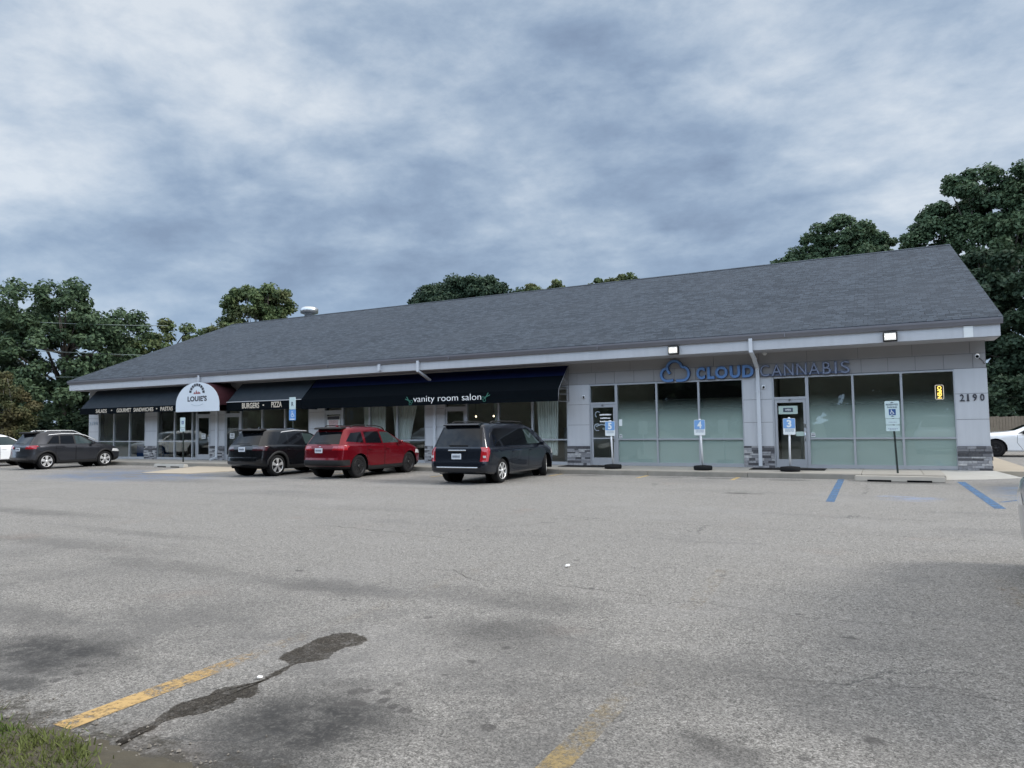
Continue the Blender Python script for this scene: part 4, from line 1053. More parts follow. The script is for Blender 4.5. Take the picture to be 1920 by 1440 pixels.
parking_sign(-22.15, 22.4, 2.96, .36, 'tall pale and blue accessible parking sign behind the black vehicle', 'tall')

def wheel_stop(x0, x1, y0, y1, h, label, mat):
    t = empty('wheel_stop', ((x0 + x1) / 2, (y0 + y1) / 2, 0), label, 'wheel stop')
    mb = MB(); a, b = y0, y1
    mb.prism([(a, .0), (b, .0), (b - .04, h), (a + .05, h)], 'x', x0, x1)
    bmesh.ops.bevel(mb.bm, geom=mb.bm.edges[:], offset=.02, segments=2, affect='EDGES'); mb.build('block', mat, t)
    mb = MB()
    for s in (.28, .72):
        c = x0 + (x1 - x0) * s; mb.box(c - .28, c + .28, y0 - .004, y0 + .03, .002, .05)
    mb.build('drain_slot', 'dark', t)
wheel_stop(-.75, 1.35, 21.18, 21.62, .14, 'long pale concrete wheel stop with two dark slots at the right bay', 'concrete')
wheel_stop(-29.0, -27.0, 20.85, 21.12, .15, 'pale concrete wheel stop before the restaurant entrance', 'concrete_light')
for x0, x1, lab in ((-3.75, -1.6, 'black rubber door mat before the door marked F'), (-10.2, -8.5, 'black rubber door mat before the door marked E')):
    mb = MB(); mb.box(x0, x1, 22.95, 23.85, .157, .170, bev=.004); tag(mb.build('door_mat', 'mat_rubber'), lab, 'door mat')
def scrap(x, y, s, label):
    mb = MB(); bmesh.ops.create_icosphere(mb.bm, subdivisions=2, radius=s); rb = random.Random(int(x * 100))
    for v in mb.bm.verts: v.co = Vector((v.co.x * rb.uniform(.7, 1.3), v.co.y * rb.uniform(.7, 1.3), v.co.z * .55 * rb.uniform(.6, 1.3) + s * .5))
    o = mb.build('paper_scrap', 'litter'); o.location = (x, y, .004); tag(o, label, 'litter')
scrap(-3.62, 3.38, .018, 'crumpled white paper scrap beside the wet trail'); scrap(-3.23, 7.5, .03, 'white paper scrap on dry asphalt in mid lot')

# fence behind the car on the right
t = empty('wooden_fence', (9, 47, 0), 'weathered wooden board fence behind the white coupe', 'fence')
rb = random.Random(6)
mb = MB(); x = 2.0
while x < 26:
    wd = .14; h = 1.75 + rb.uniform(-.03, .03); mb.box(x, x + wd - .012, 47 + rb.uniform(-.008, .008), 47.03, 0, h); x += wd
mb.build('boards', 'wood_fence', t)
mb = MB(); x = 2.0
while x < 26: mb.box(x, x + .1, 46.9, 46.99, 0, 1.8); x += 2.4
mb.build('posts', 'wood_fence', t)

# utility wires on the left
for i, (a, b, sag) in enumerate((((-58.0, 20.0, 9.7), (-39.0, 28.9, 8.1), .25), ((-58, 19.5, 7.9), (-39.2, 29.0, 6.25), .2), ((-58, 19.0, 5.7), (-39.3, 28.5, 4.95), .2))):
    mb = MB(); A, Bq = Vector(a), Vector(b)
    mb.tube([A + (Bq - A) * (k / 16) - Vector((0, 0, sag * 4 * (k / 16) * (1 - k / 16))) for k in range(17)], .022, 6)
    tag(mb.build('utility_wire', 'wire'), ('topmost overhead wire crossing the big tree at left', 'middle overhead wire crossing the big tree at left', 'lowest overhead wire running to the left roof corner')[i], 'wire', 'overhead wires at left')

# ------------------------------------------------------------------ trees
def tree(name, label, x, y, trunk_h, blobs, n_clump, leaf, mat, seed, per=170, tr=.28, bark='bark', group='trees around the building', cr=1.0, cat='tree'):
    rg = np.random.default_rng(seed); rr_ = random.Random(seed)
    t = empty(name, (x, y, 0), label, cat, group); leaf *= .78; per = int(per * 1.55)
    vol = np.array([b[3] * b[4] * b[5] for b in blobs]) ** .75; pr = vol / vol.sum()
    C = []
    for i in range(n_clump):
        b = blobs[rg.choice(len(blobs), p=pr)]
        d = rg.normal(size=3); d /= np.linalg.norm(d); rad = rg.uniform(.35, 1.0) ** .5
        C.append((x + b[0] + d[0] * b[3] * rad, y + b[1] + d[1] * b[4] * rad, b[2] + d[2] * b[5] * rad))
    C = np.array(C); C[:, 2] = np.maximum(C[:, 2], .5)
    # trunk with limbs
    mb = MB(); top = max(b[2] for b in blobs)
    P_ = [Vector((x, y, -.1)), Vector((x + rr_.uniform(-.1, .1), y, trunk_h * .5)), Vector((x + rr_.uniform(-.2, .2), y, trunk_h)), Vector((x + rr_.uniform(-.4, .4), y + rr_.uniform(-.3, .3), (trunk_h + top) / 2 + .5)), Vector((x + rr_.uniform(-.5, .5), y, top + .6))]
    mb.tube(P_, [tr * 1.25, tr, tr * .8, tr * .32, tr * .08], 9)
    for k in range(min(22, n_clump)):
        c = Vector(C[rg.integers(len(C))]); s0 = P_[2].lerp(P_[3], rr_.random()) if c.z > trunk_h else P_[1].lerp(P_[2], .5 + .5 * rr_.random())
        m_ = s0.lerp(c, .5) + Vector((rr_.uniform(-.3, .3), rr_.uniform(-.3, .3), rr_.uniform(.0, .6)))
        mb.tube([s0, m_, c], [tr * .36, tr * .2, tr * .05], 6)
    mb.build('trunk', bark, t)
    # crown: leaf-sized faces gathered in clumps
    cen = np.repeat(C, per, 0); n = len(cen)
    crad = np.repeat(rg.uniform(.45, .95, len(C)) * cr, per)
    d = rg.normal(size=(n, 3)); d /= np.linalg.norm(d, axis=1)[:, None]
    r = rg.uniform(0, 1, n) ** .55
    pos = cen + d * (crad * r)[:, None] * np.array([1, 1, .72])
    nrm = d * .5 + rg.normal(size=(n, 3)) * .55 + np.array([0, 0, .55]); nrm /= np.linalg.norm(nrm, axis=1)[:, None]
    a = np.cross(nrm, rg.normal(size=(n, 3))); a /= np.linalg.norm(a, axis=1)[:, None]; b = np.cross(nrm, a)
    s = (rg.uniform(.55, 1.15, n) * leaf)[:, None]
    V = np.empty((n, 4, 3)); V[:, 0] = pos - a * s; V[:, 1] = pos - b * s * .62 + nrm * s * .12; V[:, 2] = pos + a * s; V[:, 3] = pos + b * s * .62 + nrm * s * .12
    me = bpy.data.meshes.new('crown'); me.vertices.add(n * 4); me.vertices.foreach_set('co', V.reshape(-1))
    me.loops.add(n * 4); me.loops.foreach_set('vertex_index', np.arange(n * 4, dtype=np.int32))
    me.polygons.add(n); me.polygons.foreach_set('loop_start', np.arange(0, n * 4, 4, dtype=np.int32))
    me.update(calc_edges=True); me.validate()
    link('crown', me, mat, t)
    return t
# left group
tree('broadleaf_tree', 'big dark leafy tree rising behind the left roof corner, tallest at left', -47.2, 27.4, 3.0, [(0, 0, 6.6, 4.6, 4.5, 3.4), (-.6, 0, 9.8, 2.6, 3, 1.9), (2.4, 1, 8.3, 2.0, 3, 2.2), (-3.4, 0, 8.2, 2.4, 3, 2.4), (1, 0, 3.8, 4.4, 4, 1.8)], 190, .19, 'leaf_dark', 3, per=170)
tree('broadleaf_tree', 'dark tree cut by the left picture edge behind the white vehicle', -54.2, 25.2, 3.0, [(0, 0, 6.0, 3.6, 4, 3.4), (1.0, 0, 8.8, 2.2, 3, 1.8), (0, 0, 3.2, 4, 3, 2)], 120, .20, 'leaf_deep', 4)
tree('broadleaf_tree', 'brownish small tree with pale trunk at the left picture edge', -42.6, 21.6, 1.4, [(0, 0, 3.2, 1.6, 1.6, 1.3), (-.9, 0, 4.0, 1.2, 1.3, .9), (-1.2, 0, 2.4, 1.5, 1.3, .9), (.9, 0, 2.2, .8, 1.0, .7)], 70, .12, 'leaf_brown', 5, tr=.10, bark='bark_pale', cr=.6)
tree('broadleaf_tree', 'olive tree showing above the left roof slope beside the big dark tree', -51.0, 37.0, 3.0, [(0, 0, 7.2, 3.2, 3, 2.2), (1.6, 0, 8.9, 1.4, 2, 1.2), (-2.2, 0, 8.6, 1.8, 2, 1.2), (0, 0, 4.6, 4, 3, 1.8)], 90, .20, 'leaf_mid', 6, cr=.85)
tree('broadleaf_tree', 'slender olive tree between left roof slope and the tree by the fan', -48.9, 40.3, 3.0, [(0, 0, 7.2, 1.6, 2, 2.4), (.8, 0, 9.9, .8, .8, .8), (-1.0, 0, 9.0, .9, 1, 1.0)], 44, .19, 'leaf_mid', 16, cr=.75)
tree('broadleaf_tree', 'round headed green tree beside the rooftop exhaust fan', -48.4, 45.0, 3.5, [(0, 0, 10.6, 3.2, 3, 2.2), (1.4, 0, 12.9, 1.7, 2, 1.5), (-1.9, 0, 12.9, 1.5, 2, 1.3), (-4.0, 0, 11.4, .9, 1, .8), (3.3, 0, 10.9, 1.2, 1, 1.2)], 110, .20, 'leaf_mid', 7, cr=.9)
# along the rear of the building
tree('broadleaf_tree', 'dark dense tree top above the middle of the ridge', -32.9, 53.2, 4.0, [(0, 0, 12.0, 5.6, 3, 2.4), (1.4, 0, 13.7, 2.8, 2, 1.1), (-1.8, 0, 13.3, 2.6, 2, 1.2), (-5.2, 0, 11.4, 1.8, 2, 1.3), (4.6, 0, 12.9, 2.0, 2, 1.0)], 260, .20, 'leaf_deep', 8)
tree('broadleaf_tree', 'thin top of a green tree right of the dark dense one', -28.0, 59.6, 4.0, [(0, 0, 12.6, 2.6, 2, 1.7), (1.9, 0, 14.3, .7, .8, .8), (-.9, 0, 14.0, .9, .9, .8)], 70, .2, 'leaf_mid', 9, cr=.75)
tree('broadleaf_tree', 'small green tree top peeking over the ridge right of centre', -21.7, 63.1, 4.0, [(0, 0, 13.8, 2.4, 2, 1.3), (-1.5, 0, 14.6, 1.0, 1, .8), (1.4, 0, 15.1, 1.2, 1, .8)], 60, .2, 'leaf_mid', 10, cr=.75)
tree('broadleaf_tree', 'tiny sprig of a tree top just left of the domed tree', -11.6, 68.4, 4.0, [(0, 0, 14.9, 1.6, 1.2, 1.0)], 20, .2, 'leaf_mid', 19, cr=.7)
tree('broadleaf_tree', 'broad domed green tree behind the right end of the ridge', -3.2, 72.8, 4.0, [(0, 0, 14.8, 6.2, 4, 3.2), (0, 0, 18.6, 3.4, 2.5, 1.9), (-3.4, 0, 16.4, 2.4, 2, 1.6), (3.4, 0, 16.8, 2.8, 2, 1.8)], 340, .23, 'leaf_dark', 12, per=170)
# right group
tree('broadleaf_tree', 'tallest tree standing over the right gable with open crown', 8.7, 69.0, 6.0, [(0, 0, 15.0, 5.0, 4, 3.4), (-1.4, 0, 20.4, 2.2, 2.4, 1.8), (-4.6, 0, 16.6, 2.2, 2, 2.4), (3.4, 0, 20.0, 3, 2.5, 2.2), (-3.2, 0, 18.6, 1.8, 2, 1.5), (1, 0, 18.0, 3.5, 2.5, 2.0)], 340, .23, 'leaf_dark', 13, tr=.45, per=150)
tree('broadleaf_tree', 'dark tree mass behind the wooden fence at the right edge', 11.2, 54.0, 3.0, [(0, 0, 9.0, 4.0, 3.0, 3.6), (2.5, 0, 14.0, 3.6, 3, 3.4), (-3.4, 0, 8.0, 2.6, 2.5, 3.2), (-4.4, 1, 4.8, 2.4, 2, 2.0), (0, 0, 4.4, 4.4, 2.5, 2.4)], 230, .24, 'leaf_deep', 14, tr=.4, per=160)
tree('broadleaf_tree', 'dark understorey tree between fence and right gable', 5.4, 57.0, 2.0, [(0, 0, 5.4, 3.2, 2.5, 3.4), (1.0, 0, 10.6, 2.4, 2, 3.0), (2, 0, 3.0, 3, 2, 1.8)], 150, .24, 'leaf_deep', 15, per=160)
tree('shrub', 'dark bush rising just behind the wooden fence at the right edge', 9.6, 49.6, .6, [(0, 0, 2.4, 2.6, 1.2, 2.0), (-2.6, 0, 2.2, 2.0, 1.2, 1.8)], 80, .2, 'leaf_deep', 51, tr=.09, cat='shrub')
# undergrowth to the left of the building
k = 0
for x, y, h, lab in ((-42.6, 30.5, 3.6, 'dark rounded shrub by the left wall of the building'), (-45.0, 28.6, 3.4, 'dark shrub between big tree and building'), (-46.8, 25.2, 2.6, 'dark shrub under the big left tree'), (-49.5, 24.2, 2.6, 'dark shrub behind the white vehicle'), (-42.2, 36.5, 4.5, 'tall dark shrub close behind the left gable wall')):
    tree('shrub', lab, x, y, .5, [(0, 0, h * .5, 2.2, 1.8, h * .45)], 60, .17, 'leaf_deep', 30 + k, tr=.08, group='undergrowth left of the building', cat='shrub'); k += 1

def wood(name, label, path, h0, h1, depth, n, leaf, mat, seed):
    """a wood that reads as one mass: leaf-sized faces gathered in clumps along a path"""
    rg = np.random.default_rng(seed); path = np.array(path, float); seg = np.linalg.norm(np.diff(path, axis=0), axis=1); cum = np.concatenate([[0], np.cumsum(seg)])
    u = rg.uniform(0, cum[-1], n); X = np.interp(u, cum, path[:, 0]); Yv = np.interp(u, cum, path[:, 1])
    top = h0 + (h1 - h0) * (.5 + .28 * np.sin(u * .35 + seed) + .22 * np.sin(u * .83 + 2 * seed))
    Z = rg.uniform(.04, 1, n) ** .8 * top; C = np.stack([X + rg.normal(0, depth, n), Yv + rg.normal(0, depth, n), Z], 1)
    per = 90; cen = np.repeat(C, per, 0); m = len(cen); d = rg.normal(size=(m, 3)); d /= np.linalg.norm(d, axis=1)[:, None]
    pos = cen + d * (rg.uniform(0, 1, m) ** .45)[:, None] * np.repeat(rg.uniform(.8, 1.5, n), per)[:, None] * np.array([1, 1, .75])
    nr = d * .5 + rg.normal(size=(m, 3)) * .55 + np.array([0, 0, .5]); nr /= np.linalg.norm(nr, axis=1)[:, None]
    a = np.cross(nr, rg.normal(size=(m, 3))); a /= np.linalg.norm(a, axis=1)[:, None]; b = np.cross(nr, a); s = (rg.uniform(.6, 1.2, m) * leaf)[:, None]
    V = np.stack([pos - a * s, pos - b * s * .62, pos + a * s, pos + b * s * .62], 1); V[:, :, 2] = np.maximum(V[:, :, 2], .0)
    me = bpy.data.meshes.new(name); me.vertices.add(m * 4); me.vertices.foreach_set('co', V.reshape(-1)); me.loops.add(m * 4); me.loops.foreach_set('vertex_index', np.arange(m * 4, dtype=np.int32))
    me.polygons.add(m); me.polygons.foreach_set('loop_start', np.arange(0, m * 4, 4, dtype=np.int32)); me.update(calc_edges=True); me.validate()
    return tag(link(name, me, mat), label, 'woodland', kind='stuff')
wood('woodland', 'dark far-off wood behind the lot and the building', [(-110, 22), (-80, 48), (-50, 78), (-10, 92), (25, 74), (45, 55)], 4.5, 8, 2.0, 620, .34, 'leaf_deep', 2)
wood('roadside_trees', 'trees on the near side of the lot mirrored in the shop glass', [(-95, -6), (-60, -17), (-20, -20), (15, -18), (45, -6)], 14, 16, 1.8, 2600, 1.0, 'leaf_deep', 5)

# ------------------------------------------------------------------ vehicles
def pchip(pts):
    xs = np.array([p[0] for p in pts], float); ys = np.array([p[1] for p in pts], float); h = np.diff(xs); d = np.diff(ys) / h; m = np.zeros(len(xs))
    m[0], m[-1] = d[0], d[-1]
    for i in range(1, len(xs) - 1):
        if d[i - 1] * d[i] > 0: m[i] = 2 / (1 / d[i - 1] + 1 / d[i])
    def f(x):
        x = min(max(x, xs[0]), xs[-1]); i = min(max(int(np.searchsorted(xs, x)) - 1, 0), len(h) - 1); s = (x - xs[i]) / h[i]
        return float((1 + 2 * s) * (1 - s) ** 2 * ys[i] + s * (1 - s) ** 2 * h[i] * m[i] + s * s * (3 - 2 * s) * ys[i + 1] + s * s * (s - 1) * h[i] * m[i + 1])
    return f
def cutpoly(bm, faces, poly, proj):
    """cut a convex polygon out of the given faces; returns the faces inside it"""
    ix = {'side': (1, 2), 'rear': (0, 2), 'top': (0, 1)}[proj]
    c2 = Vector((sum(p[0] for p in poly) / len(poly), sum(p[1] for p in poly) / len(poly)))
    for i in range(len(poly)):
        if not faces: return []
        a, b = Vector(poly[i]), Vector(poly[(i + 1) % len(poly)]); d = b - a; n2 = Vector((d.y, -d.x))
        if n2.dot(c2 - a) > 0: n2 = -n2
        co = [0, 0, 0]; no = [0, 0, 0]; co[ix[0]], co[ix[1]] = a; no[ix[0]], no[ix[1]] = n2
        geom = list({e for f in faces for e in f.edges}) + list({v for f in faces for v in f.verts}) + list(faces)
        r = bmesh.ops.bisect_plane(bm, geom=geom, dist=1e-5, plane_co=co, plane_no=no)
        fs = [g for g in r['geom'] if isinstance(g, bmesh.types.BMFace)]
        faces = [f for f in fs if Vector(no).dot(f.calc_center_median() - Vector(co)) < 0]
    return faces
def extract(bm, faces, off=0.0):
    nb = bmesh.new(); mp_ = {}; vn = {}
    for f in faces:
        for v in f.verts: vn[v] = vn.get(v, Vector()) + f.normal
    for v, n in vn.items(): mp_[v] = nb.verts.new(v.co + n.normalized() * off)
    for f in faces:
        try: g = nb.faces.new([mp_[v] for v in f.verts]); g.smooth = True
        except ValueError: pass
    bmesh.ops.delete(bm, geom=list(faces), context='FACES')
    return nb
def put(bm, name, mat, parent):
    smooth_angle(bm, 40)
    me = bpy.data.meshes.new(name); bm.to_mesh(me); bm.free(); return link(name, me, mat, parent, False)

def vehicle(name, label, cat, loc, rz, S, group='vehicles parked on the lot'):
    root = empty(name, (loc[0], loc[1], 0.004), label, cat, group, rz)
    L, Wd, H = S['L'], S['W'], S['H']; xr, xf, wr_ = S['xr'], S['xf'], S['R']
    zt, wr, zb, zs, wp = (pchip(S[k]) for k in ('zt', 'wr', 'zb', 'zs', 'wp'))
    Rr_, Rf_ = pchip(S['rear']), pchip(S['front']); dR, dF = S.get('dR', 1.3), S.get('dF', .9)
    def shear(x, z):
        xx = x
        if x < dR: xx += Rr_(z) * (1 - x / dR) ** 2
        if x > L - dF: xx -= Rf_(z) * (1 - (L - x) / dF) ** 2
        return xx - xr
    def ring(x):
        bul = .013 * (math.exp(-((x - xr) / .45) ** 2) + math.exp(-((x - xf) / .45) ** 2))
        w_ = wp(x) * Wd / 2; s, b, t_ = zs(x), zb(x), zt(x); b = min(b, t_ - .03); q = min(wr(x), w_ * .93); h = t_ - b
        pts = [(0, s), (.7 * w_, s), (.92 * w_, s + .015), (.975 * w_, s + .07), ((.982 + bul) * w_, s + .36 * (b - s)), ((.990 + bul * 1.3) * w_, s + .60 * (b - s)), (1.0 * w_, s + .80 * (b - s)), (.985 * w_, b - .045), (.945 * w_, b)]
        y8 = .94 * w_
        for f in (.34, .7): pts.append((y8 + (q - y8) * f ** 1.15, b + h * f * .93))
        pts += [(q, b + h * .93), (q - .05, b + h * .985), (q * .6, t_ + .018), (0, t_ + .03)]
        return pts
    st = sorted(set([0, .012, .03, .06, .1, .15] + [round(v, 4) for v in np.linspace(.2, L - .2, 58)] + [L - .15, L - .1, L - .06, L - .03, L - .012, L]))
    bm = bmesh.new(); rings = []
    for x in st:
        P_ = ring(x); e = 1.0
        d = min(x, L - x)
        if d < .1: e = 1 - .085 * (1 - d / .1) ** 2
        zm = (P_[0][1] + P_[-1][1]) / 2
        right = [(y * e, zm + (z - zm) * (1 - (1 - e) * .55)) for y, z in P_]
        full = right + [(-y, z) for y, z in right[-2:0:-1]]
        rings.append([bm.verts.new((y, shear(x, z), z)) for y, z in full])
    n = len(rings[0])
    for r0, r1 in zip(rings, rings[1:]):
        for k in range(n): bm.faces.new((r0[k], r0[(k + 1) % n], r1[(k + 1) % n], r1[k]))
    for r in (rings[0], rings[-1]):
        h = n // 2
        for k in range(h):
            a, b, c, d = r[k], r[k + 1], r[(n - k - 1) % n], r[(n - k) % n]
            vs = []
            for v in (a, b, c, d):
                if v not in vs: vs.append(v)
            if len(vs) >= 3: bm.faces.new(vs)
    bmesh.ops.recalc_face_normals(bm, faces=bm.faces); bm.normal_update()
    paint = S['paint']
    def F(fn): bm.normal_update(); return [f for f in bm.faces if fn(f.normal, f.calc_center_median())]
    side = lambda s: (lambda nn, c: nn.x * s > .35 and c.x * s > .25)
    rearf = lambda nn, c: nn.y < -.25 and c.y < .6 - xr + .6
    Y = lambda x: x - xr
    sy = lambda poly: [(Y(a), b) for a, b in poly]
    # side glass
    for s in (1, -1):
        fs = cutpoly(bm, F(side(s)), sy(S['dlo']), 'side')
        if fs:
            tb = extract(bm, fs, -.004); tb.normal_update()
            for k_, pane in enumerate(S['panes']):
                g = cutpoly(tb, [f for f in tb.faces], sy(pane), 'side')
                if g:
                    tb.normal_update(); gb = extract(tb, g, .002); put(gb, 'side_window', S.get('glass', ['car_glass'] * 9)[k_], root)
            if tb.faces: put(tb, 'window_trim', S.get('pillar', 'black_plastic'), root)
            else: tb.free()
    # windscreen and rear window
    fs = cutpoly(bm, F(lambda nn, c: nn.y > .2 and nn.z > .2 and Y(S['ws'][0]) < c.y < Y(S['ws'][1]) and c.z > S['wsz'][0] - .2), [(-.9, S['wsz'][0]), (.9, S['wsz'][0]), (.9 * .8, S['wsz'][1]), (-.9 * .8, S['wsz'][1])], 'rear')
    fs = [f for f in fs if abs(f.calc_center_median().x) < S.get('wsw', .72)]
    if fs: put(extract(bm, fs, -.004), 'windscreen', 'car_glass', root)
    fs = cutpoly(bm, F(lambda nn, c: nn.y < -.15 and c.y < Y(1.3)), S['rw'], 'rear')
    if fs: put(extract(bm, fs, -.004), 'rear_window', 'car_glass', root)
    # tail lights
    for s in (1, -1):
        fs = cutpoly(bm, F(rearf), [(s * a, b) for a, b in S['tl_rear']], 'rear')
        nb = extract(bm, fs, .004) if fs else bmesh.new()
        fs = cutpoly(bm, F(side(s)), sy(S['tl_side']), 'side')
        if fs:
            n2 = extract(bm, fs, .004); me = bpy.data.meshes.new('t'); n2.to_mesh(me); n2.free(); nb.from_mesh(me); bpy.data.meshes.remove(me)
        if nb.faces:
            o = put(nb, 'tail_light', S.get('tl', 'lamp_red'), root)
            if 'tl_white' in S:
                a, b, c, d = S['tl_white']; m2 = MB(); yy = Y(S['tl_y']); m2.box(min(s * a, s * b), max(s * a, s * b), yy - .012, yy, c, d); m2.build('reverse_lamp', 'lamp_clear', o, False)
        else: nb.free()
    # head lights
    for s in (1, -1):
        fs = cutpoly(bm, F(lambda nn, c: nn.x * s > .2 and c.y > Y(L - .7)), sy(S['hl']), 'side')
        if fs: put(extract(bm, fs, .003), 'headlight', 'lamp_clear', root)
    # doors
    for s in (1, -1):
        for poly in S['doors']:
            fs = cutpoly(bm, F(side(s)), sy(poly), 'side')
            if not fs: continue
            db = extract(bm, fs, 0.0); db.normal_update()
            c = Vector((sum(p[0] for p in poly) / len(poly), sum(p[1] for p in poly) / len(poly)))
            inner = [tuple(Vector(p) + (c - Vector(p)).normalized() * .014) for p in poly]
            g = cutpoly(db, list(db.faces), sy(inner), 'side'); db.normal_update()
            gb = extract(db, g, .0); put(db, 'door_seam', 'dark', root)
            hx = min(p[0] for p in poly) + .16; hz = S['handle']
            yy = max(abs(v.co.x) for v in gb.verts)
            # skin position at the handle
            best = min(gb.verts, key=lambda v: (v.co.y - Y(hx)) ** 2 + (v.co.z - hz) ** 2); hxw = abs(best.co.x)
            d_ = put(gb, 'door', paint, root)
            m2 = MB(); m2.box(s * (hxw + .022) - .014, s * (hxw + .022) + .014, Y(hx) - .09, Y(hx) + .09, hz - .014, hz + .014, bev=.008); m2.build('handle', S.get('hmat', paint), d_, False)
    # wheel arches
    ra = wr_ + .055
    for s in (1, -1):
        for xw in (xr, xf):
            poly = [(Y(xw) + ra * math.cos(2 * math.pi * k / 20), wr_ + ra * math.sin(2 * math.pi * k / 20)) for k in range(20)]
            fs = cutpoly(bm, F(lambda nn, c: c.x * s > .45 and c.z < 1.0), poly, 'side')
            if fs: bmesh.ops.delete(bm, geom=fs, context='FACES')
    # lower cladding
    if S.get('clad'):
        fs = cutpoly(bm, F(lambda nn, c: True), [(-3, -1), (L + 3, -1), (L + 3, S['clad']), (-3, S['clad'])], 'side')
        fs = [f for f in fs if f.calc_center_median().z < S['clad']]
        if fs: bm.normal_update(); put(extract(bm, fs, .0), 'cladding', S.get('cladmat', 'black_plastic'), root)
    if S.get('bumper'):
        z0, z1, hw_ = S['bumper']
        fs = cutpoly(bm, F(lambda nn, c: c.y < Y(.45)), [(-hw_, z0), (hw_, z0), (hw_, z1), (-hw_, z1)], 'rear')
        if fs: bm.normal_update(); put(extract(bm, fs, .006), 'bumper_trim', S.get('bumpmat', 'black_plastic'), root)
    body = put(bm, 'body', paint, root)
    def sideY(x, z):
        P_ = ring(x)[1:9]; return float(np.interp(z, [p[1] for p in P_], [p[0] for p in P_]))
    # arch lips and wells
    for s in (1, -1):
        for xw in (xr, xf):
            wm = MB(); lips = MB(); xo = sideY(xw, .65) - .02; pr = None
            for k in range(25):
                a = math.pi * k / 24 * 1.16 - .25; cu = math.cos(a); sn = math.sin(a)
                cur = [wm.bm.verts.new((s * xo, Y(xw) + ra * cu, wr_ + ra * sn)), wm.bm.verts.new((s * (xo - .38), Y(xw) + ra * cu, wr_ + ra * sn))]
                if pr: wm.bm.faces.new((pr[0], cur[0], cur[1], pr[1]))
                pr = cur
            wm.lathe([(ra, s * (xo - .385)), (ra * .98, s * (xo - .38))], 20, (0, Y(xw), wr_), 'x')
            if S.get('lip'):
                pr = None; lw = S['lip']
                for k in range(25):
                    a = math.pi * k / 24 * 1.12 - .19; cu = math.cos(a); sn = math.sin(a); cur = []
                    for r_, o_ in ((ra - .004, .0), (ra + lw * .15, .014), (ra + lw, .012), (ra + lw + .005, -.01)):
                        yv, zv = xw + r_ * cu, wr_ + r_ * sn; cur.append(lips.bm.verts.new((s * (sideY(min(max(yv, .1), L - .1), max(zv, .25)) + o_), shear(yv, zv), zv)))
                    if pr:
                        for j in range(3): lips.bm.faces.new((pr[j], pr[j + 1], cur[j + 1], cur[j])).smooth = True
                    pr = cur
            wm.build('wheel_well', 'dark', root, False)
            if S.get('lip'): lips.build('arch_trim', S.get('cladmat', 'black_plastic'), root, False)
            else: lips.bm.free()
    # wheels
    for s in (1, -1):
        for xw in (xr, xf):
            ste = R(S.get('steer', 0)) if xw == xf else 0
            xo = sideY(xw, .55) - .035
            X = Matrix.Translation((s * (xo - .115), Y(xw), wr_)) @ Matrix.Rotation(ste, 4, 'Z')
            k = wr_; m2 = MB(); m2.lathe([(k * .66, -.10), (k * .90, -.115), (k * .985, -.085), (k, -.04), (k, .04), (k * .985, .085), (k * .90, .115), (k * .70, .108), (k * .66, .09)], 36, (0, 0, 0), 'x')
            wh = m2.build('wheel', 'rubber', root, False, X)
            m2 = MB(); q = s * .075
            # rim barrel lip, spokes, hub
            m2.lathe([(k * .67, s * .085), (k * .69, s * .108), (k * .655, s * .108), (k * .63, s * .08), (k * .63, s * .0)], 32, (0, 0, 0), 'x', mi=0)
            ns = S.get('spokes', 5)
            for j in range(ns):
                a = 2 * math.pi * j / ns + .3
                for da in ((-.13, .13) if S.get('twin') else (0,)):
                    A = a + da * .6; Bn = a + da
                    u0 = Vector((0, math.cos(A), math.sin(A))); u1 = Vector((0, math.cos(Bn), math.sin(Bn))); tq = Vector((0, -math.sin(a), math.cos(a)))
                    w0, w1 = S.get('sw', (.045, .06)); p0 = u0 * k * .10; p1 = u1 * k * .645
                    vs = []
                    for pp, ww, xx in ((p0, w0, s * .105), (p1, w1, s * .095)):
                        for tt, dx in ((-1, 0), (1, 0), (1, -s * .04), (-1, -s * .04)): vs.append(m2.bm.verts.new(pp + tq * ww * .5 * tt + Vector((xx + dx, 0, 0))))
                    for f in ((0, 1, 5, 4), (1, 2, 6, 5), (2, 3, 7, 6), (3, 0, 4, 7)): m2.bm.faces.new([vs[i] for i in f])
            m2.lathe([(k * .17, s * .07), (k * .17, s * .11), (k * .08, s * .118), (k * .02, s * .12)], 16, (0, 0, 0), 'x')
            m2.build('rim', S.get('rim', 'rim_silver'), wh, False, X)
            m2 = MB(); m2.lathe([(k * .64, s * .02), (k * .2, s * .03), (k * .02, s * .03)], 24, (0, 0, 0), 'x'); m2.build('brake_disc', 'dark', wh, False, X)
    # mirrors
    for s in (1, -1):
        mx_, mz = S['mirror']; xo = sideY(mx_, zb(mx_) - .05)
        m2 = MB(); m2.box(s * (xo + .075) - .085, s * (xo + .075) + .085, Y(mx_) - .05, Y(mx_) + .05, mz, mz + .13, bev=.03)
        m2.box(min(s * (xo - .08), s * (xo + .05)), max(s * (xo - .08), s * (xo + .05)), Y(mx_) - .02, Y(mx_) + .03, mz + .0, mz + .06, bev=.01); m2.build('mirror', S.get('mirmat', paint), root, False)
    # plate and badge
    px_, pz, py_ = S['plate']
    m2 = MB(); m2.box(px_ - .155, px_ + .155, Y(py_) - .016, Y(py_), pz - .077, pz + .077, bev=.006); pl = m2.build('licence_plate', 'plate', root, False)
    m2 = MB()
    for k in range(6): m2.box(px_ - .115 + k * .04, px_ - .09 + k * .04, Y(py_) - .019, Y(py_) - .0165, pz - .03, pz + .03)
    m2.build('plate_characters', 'sign_text', pl, False)
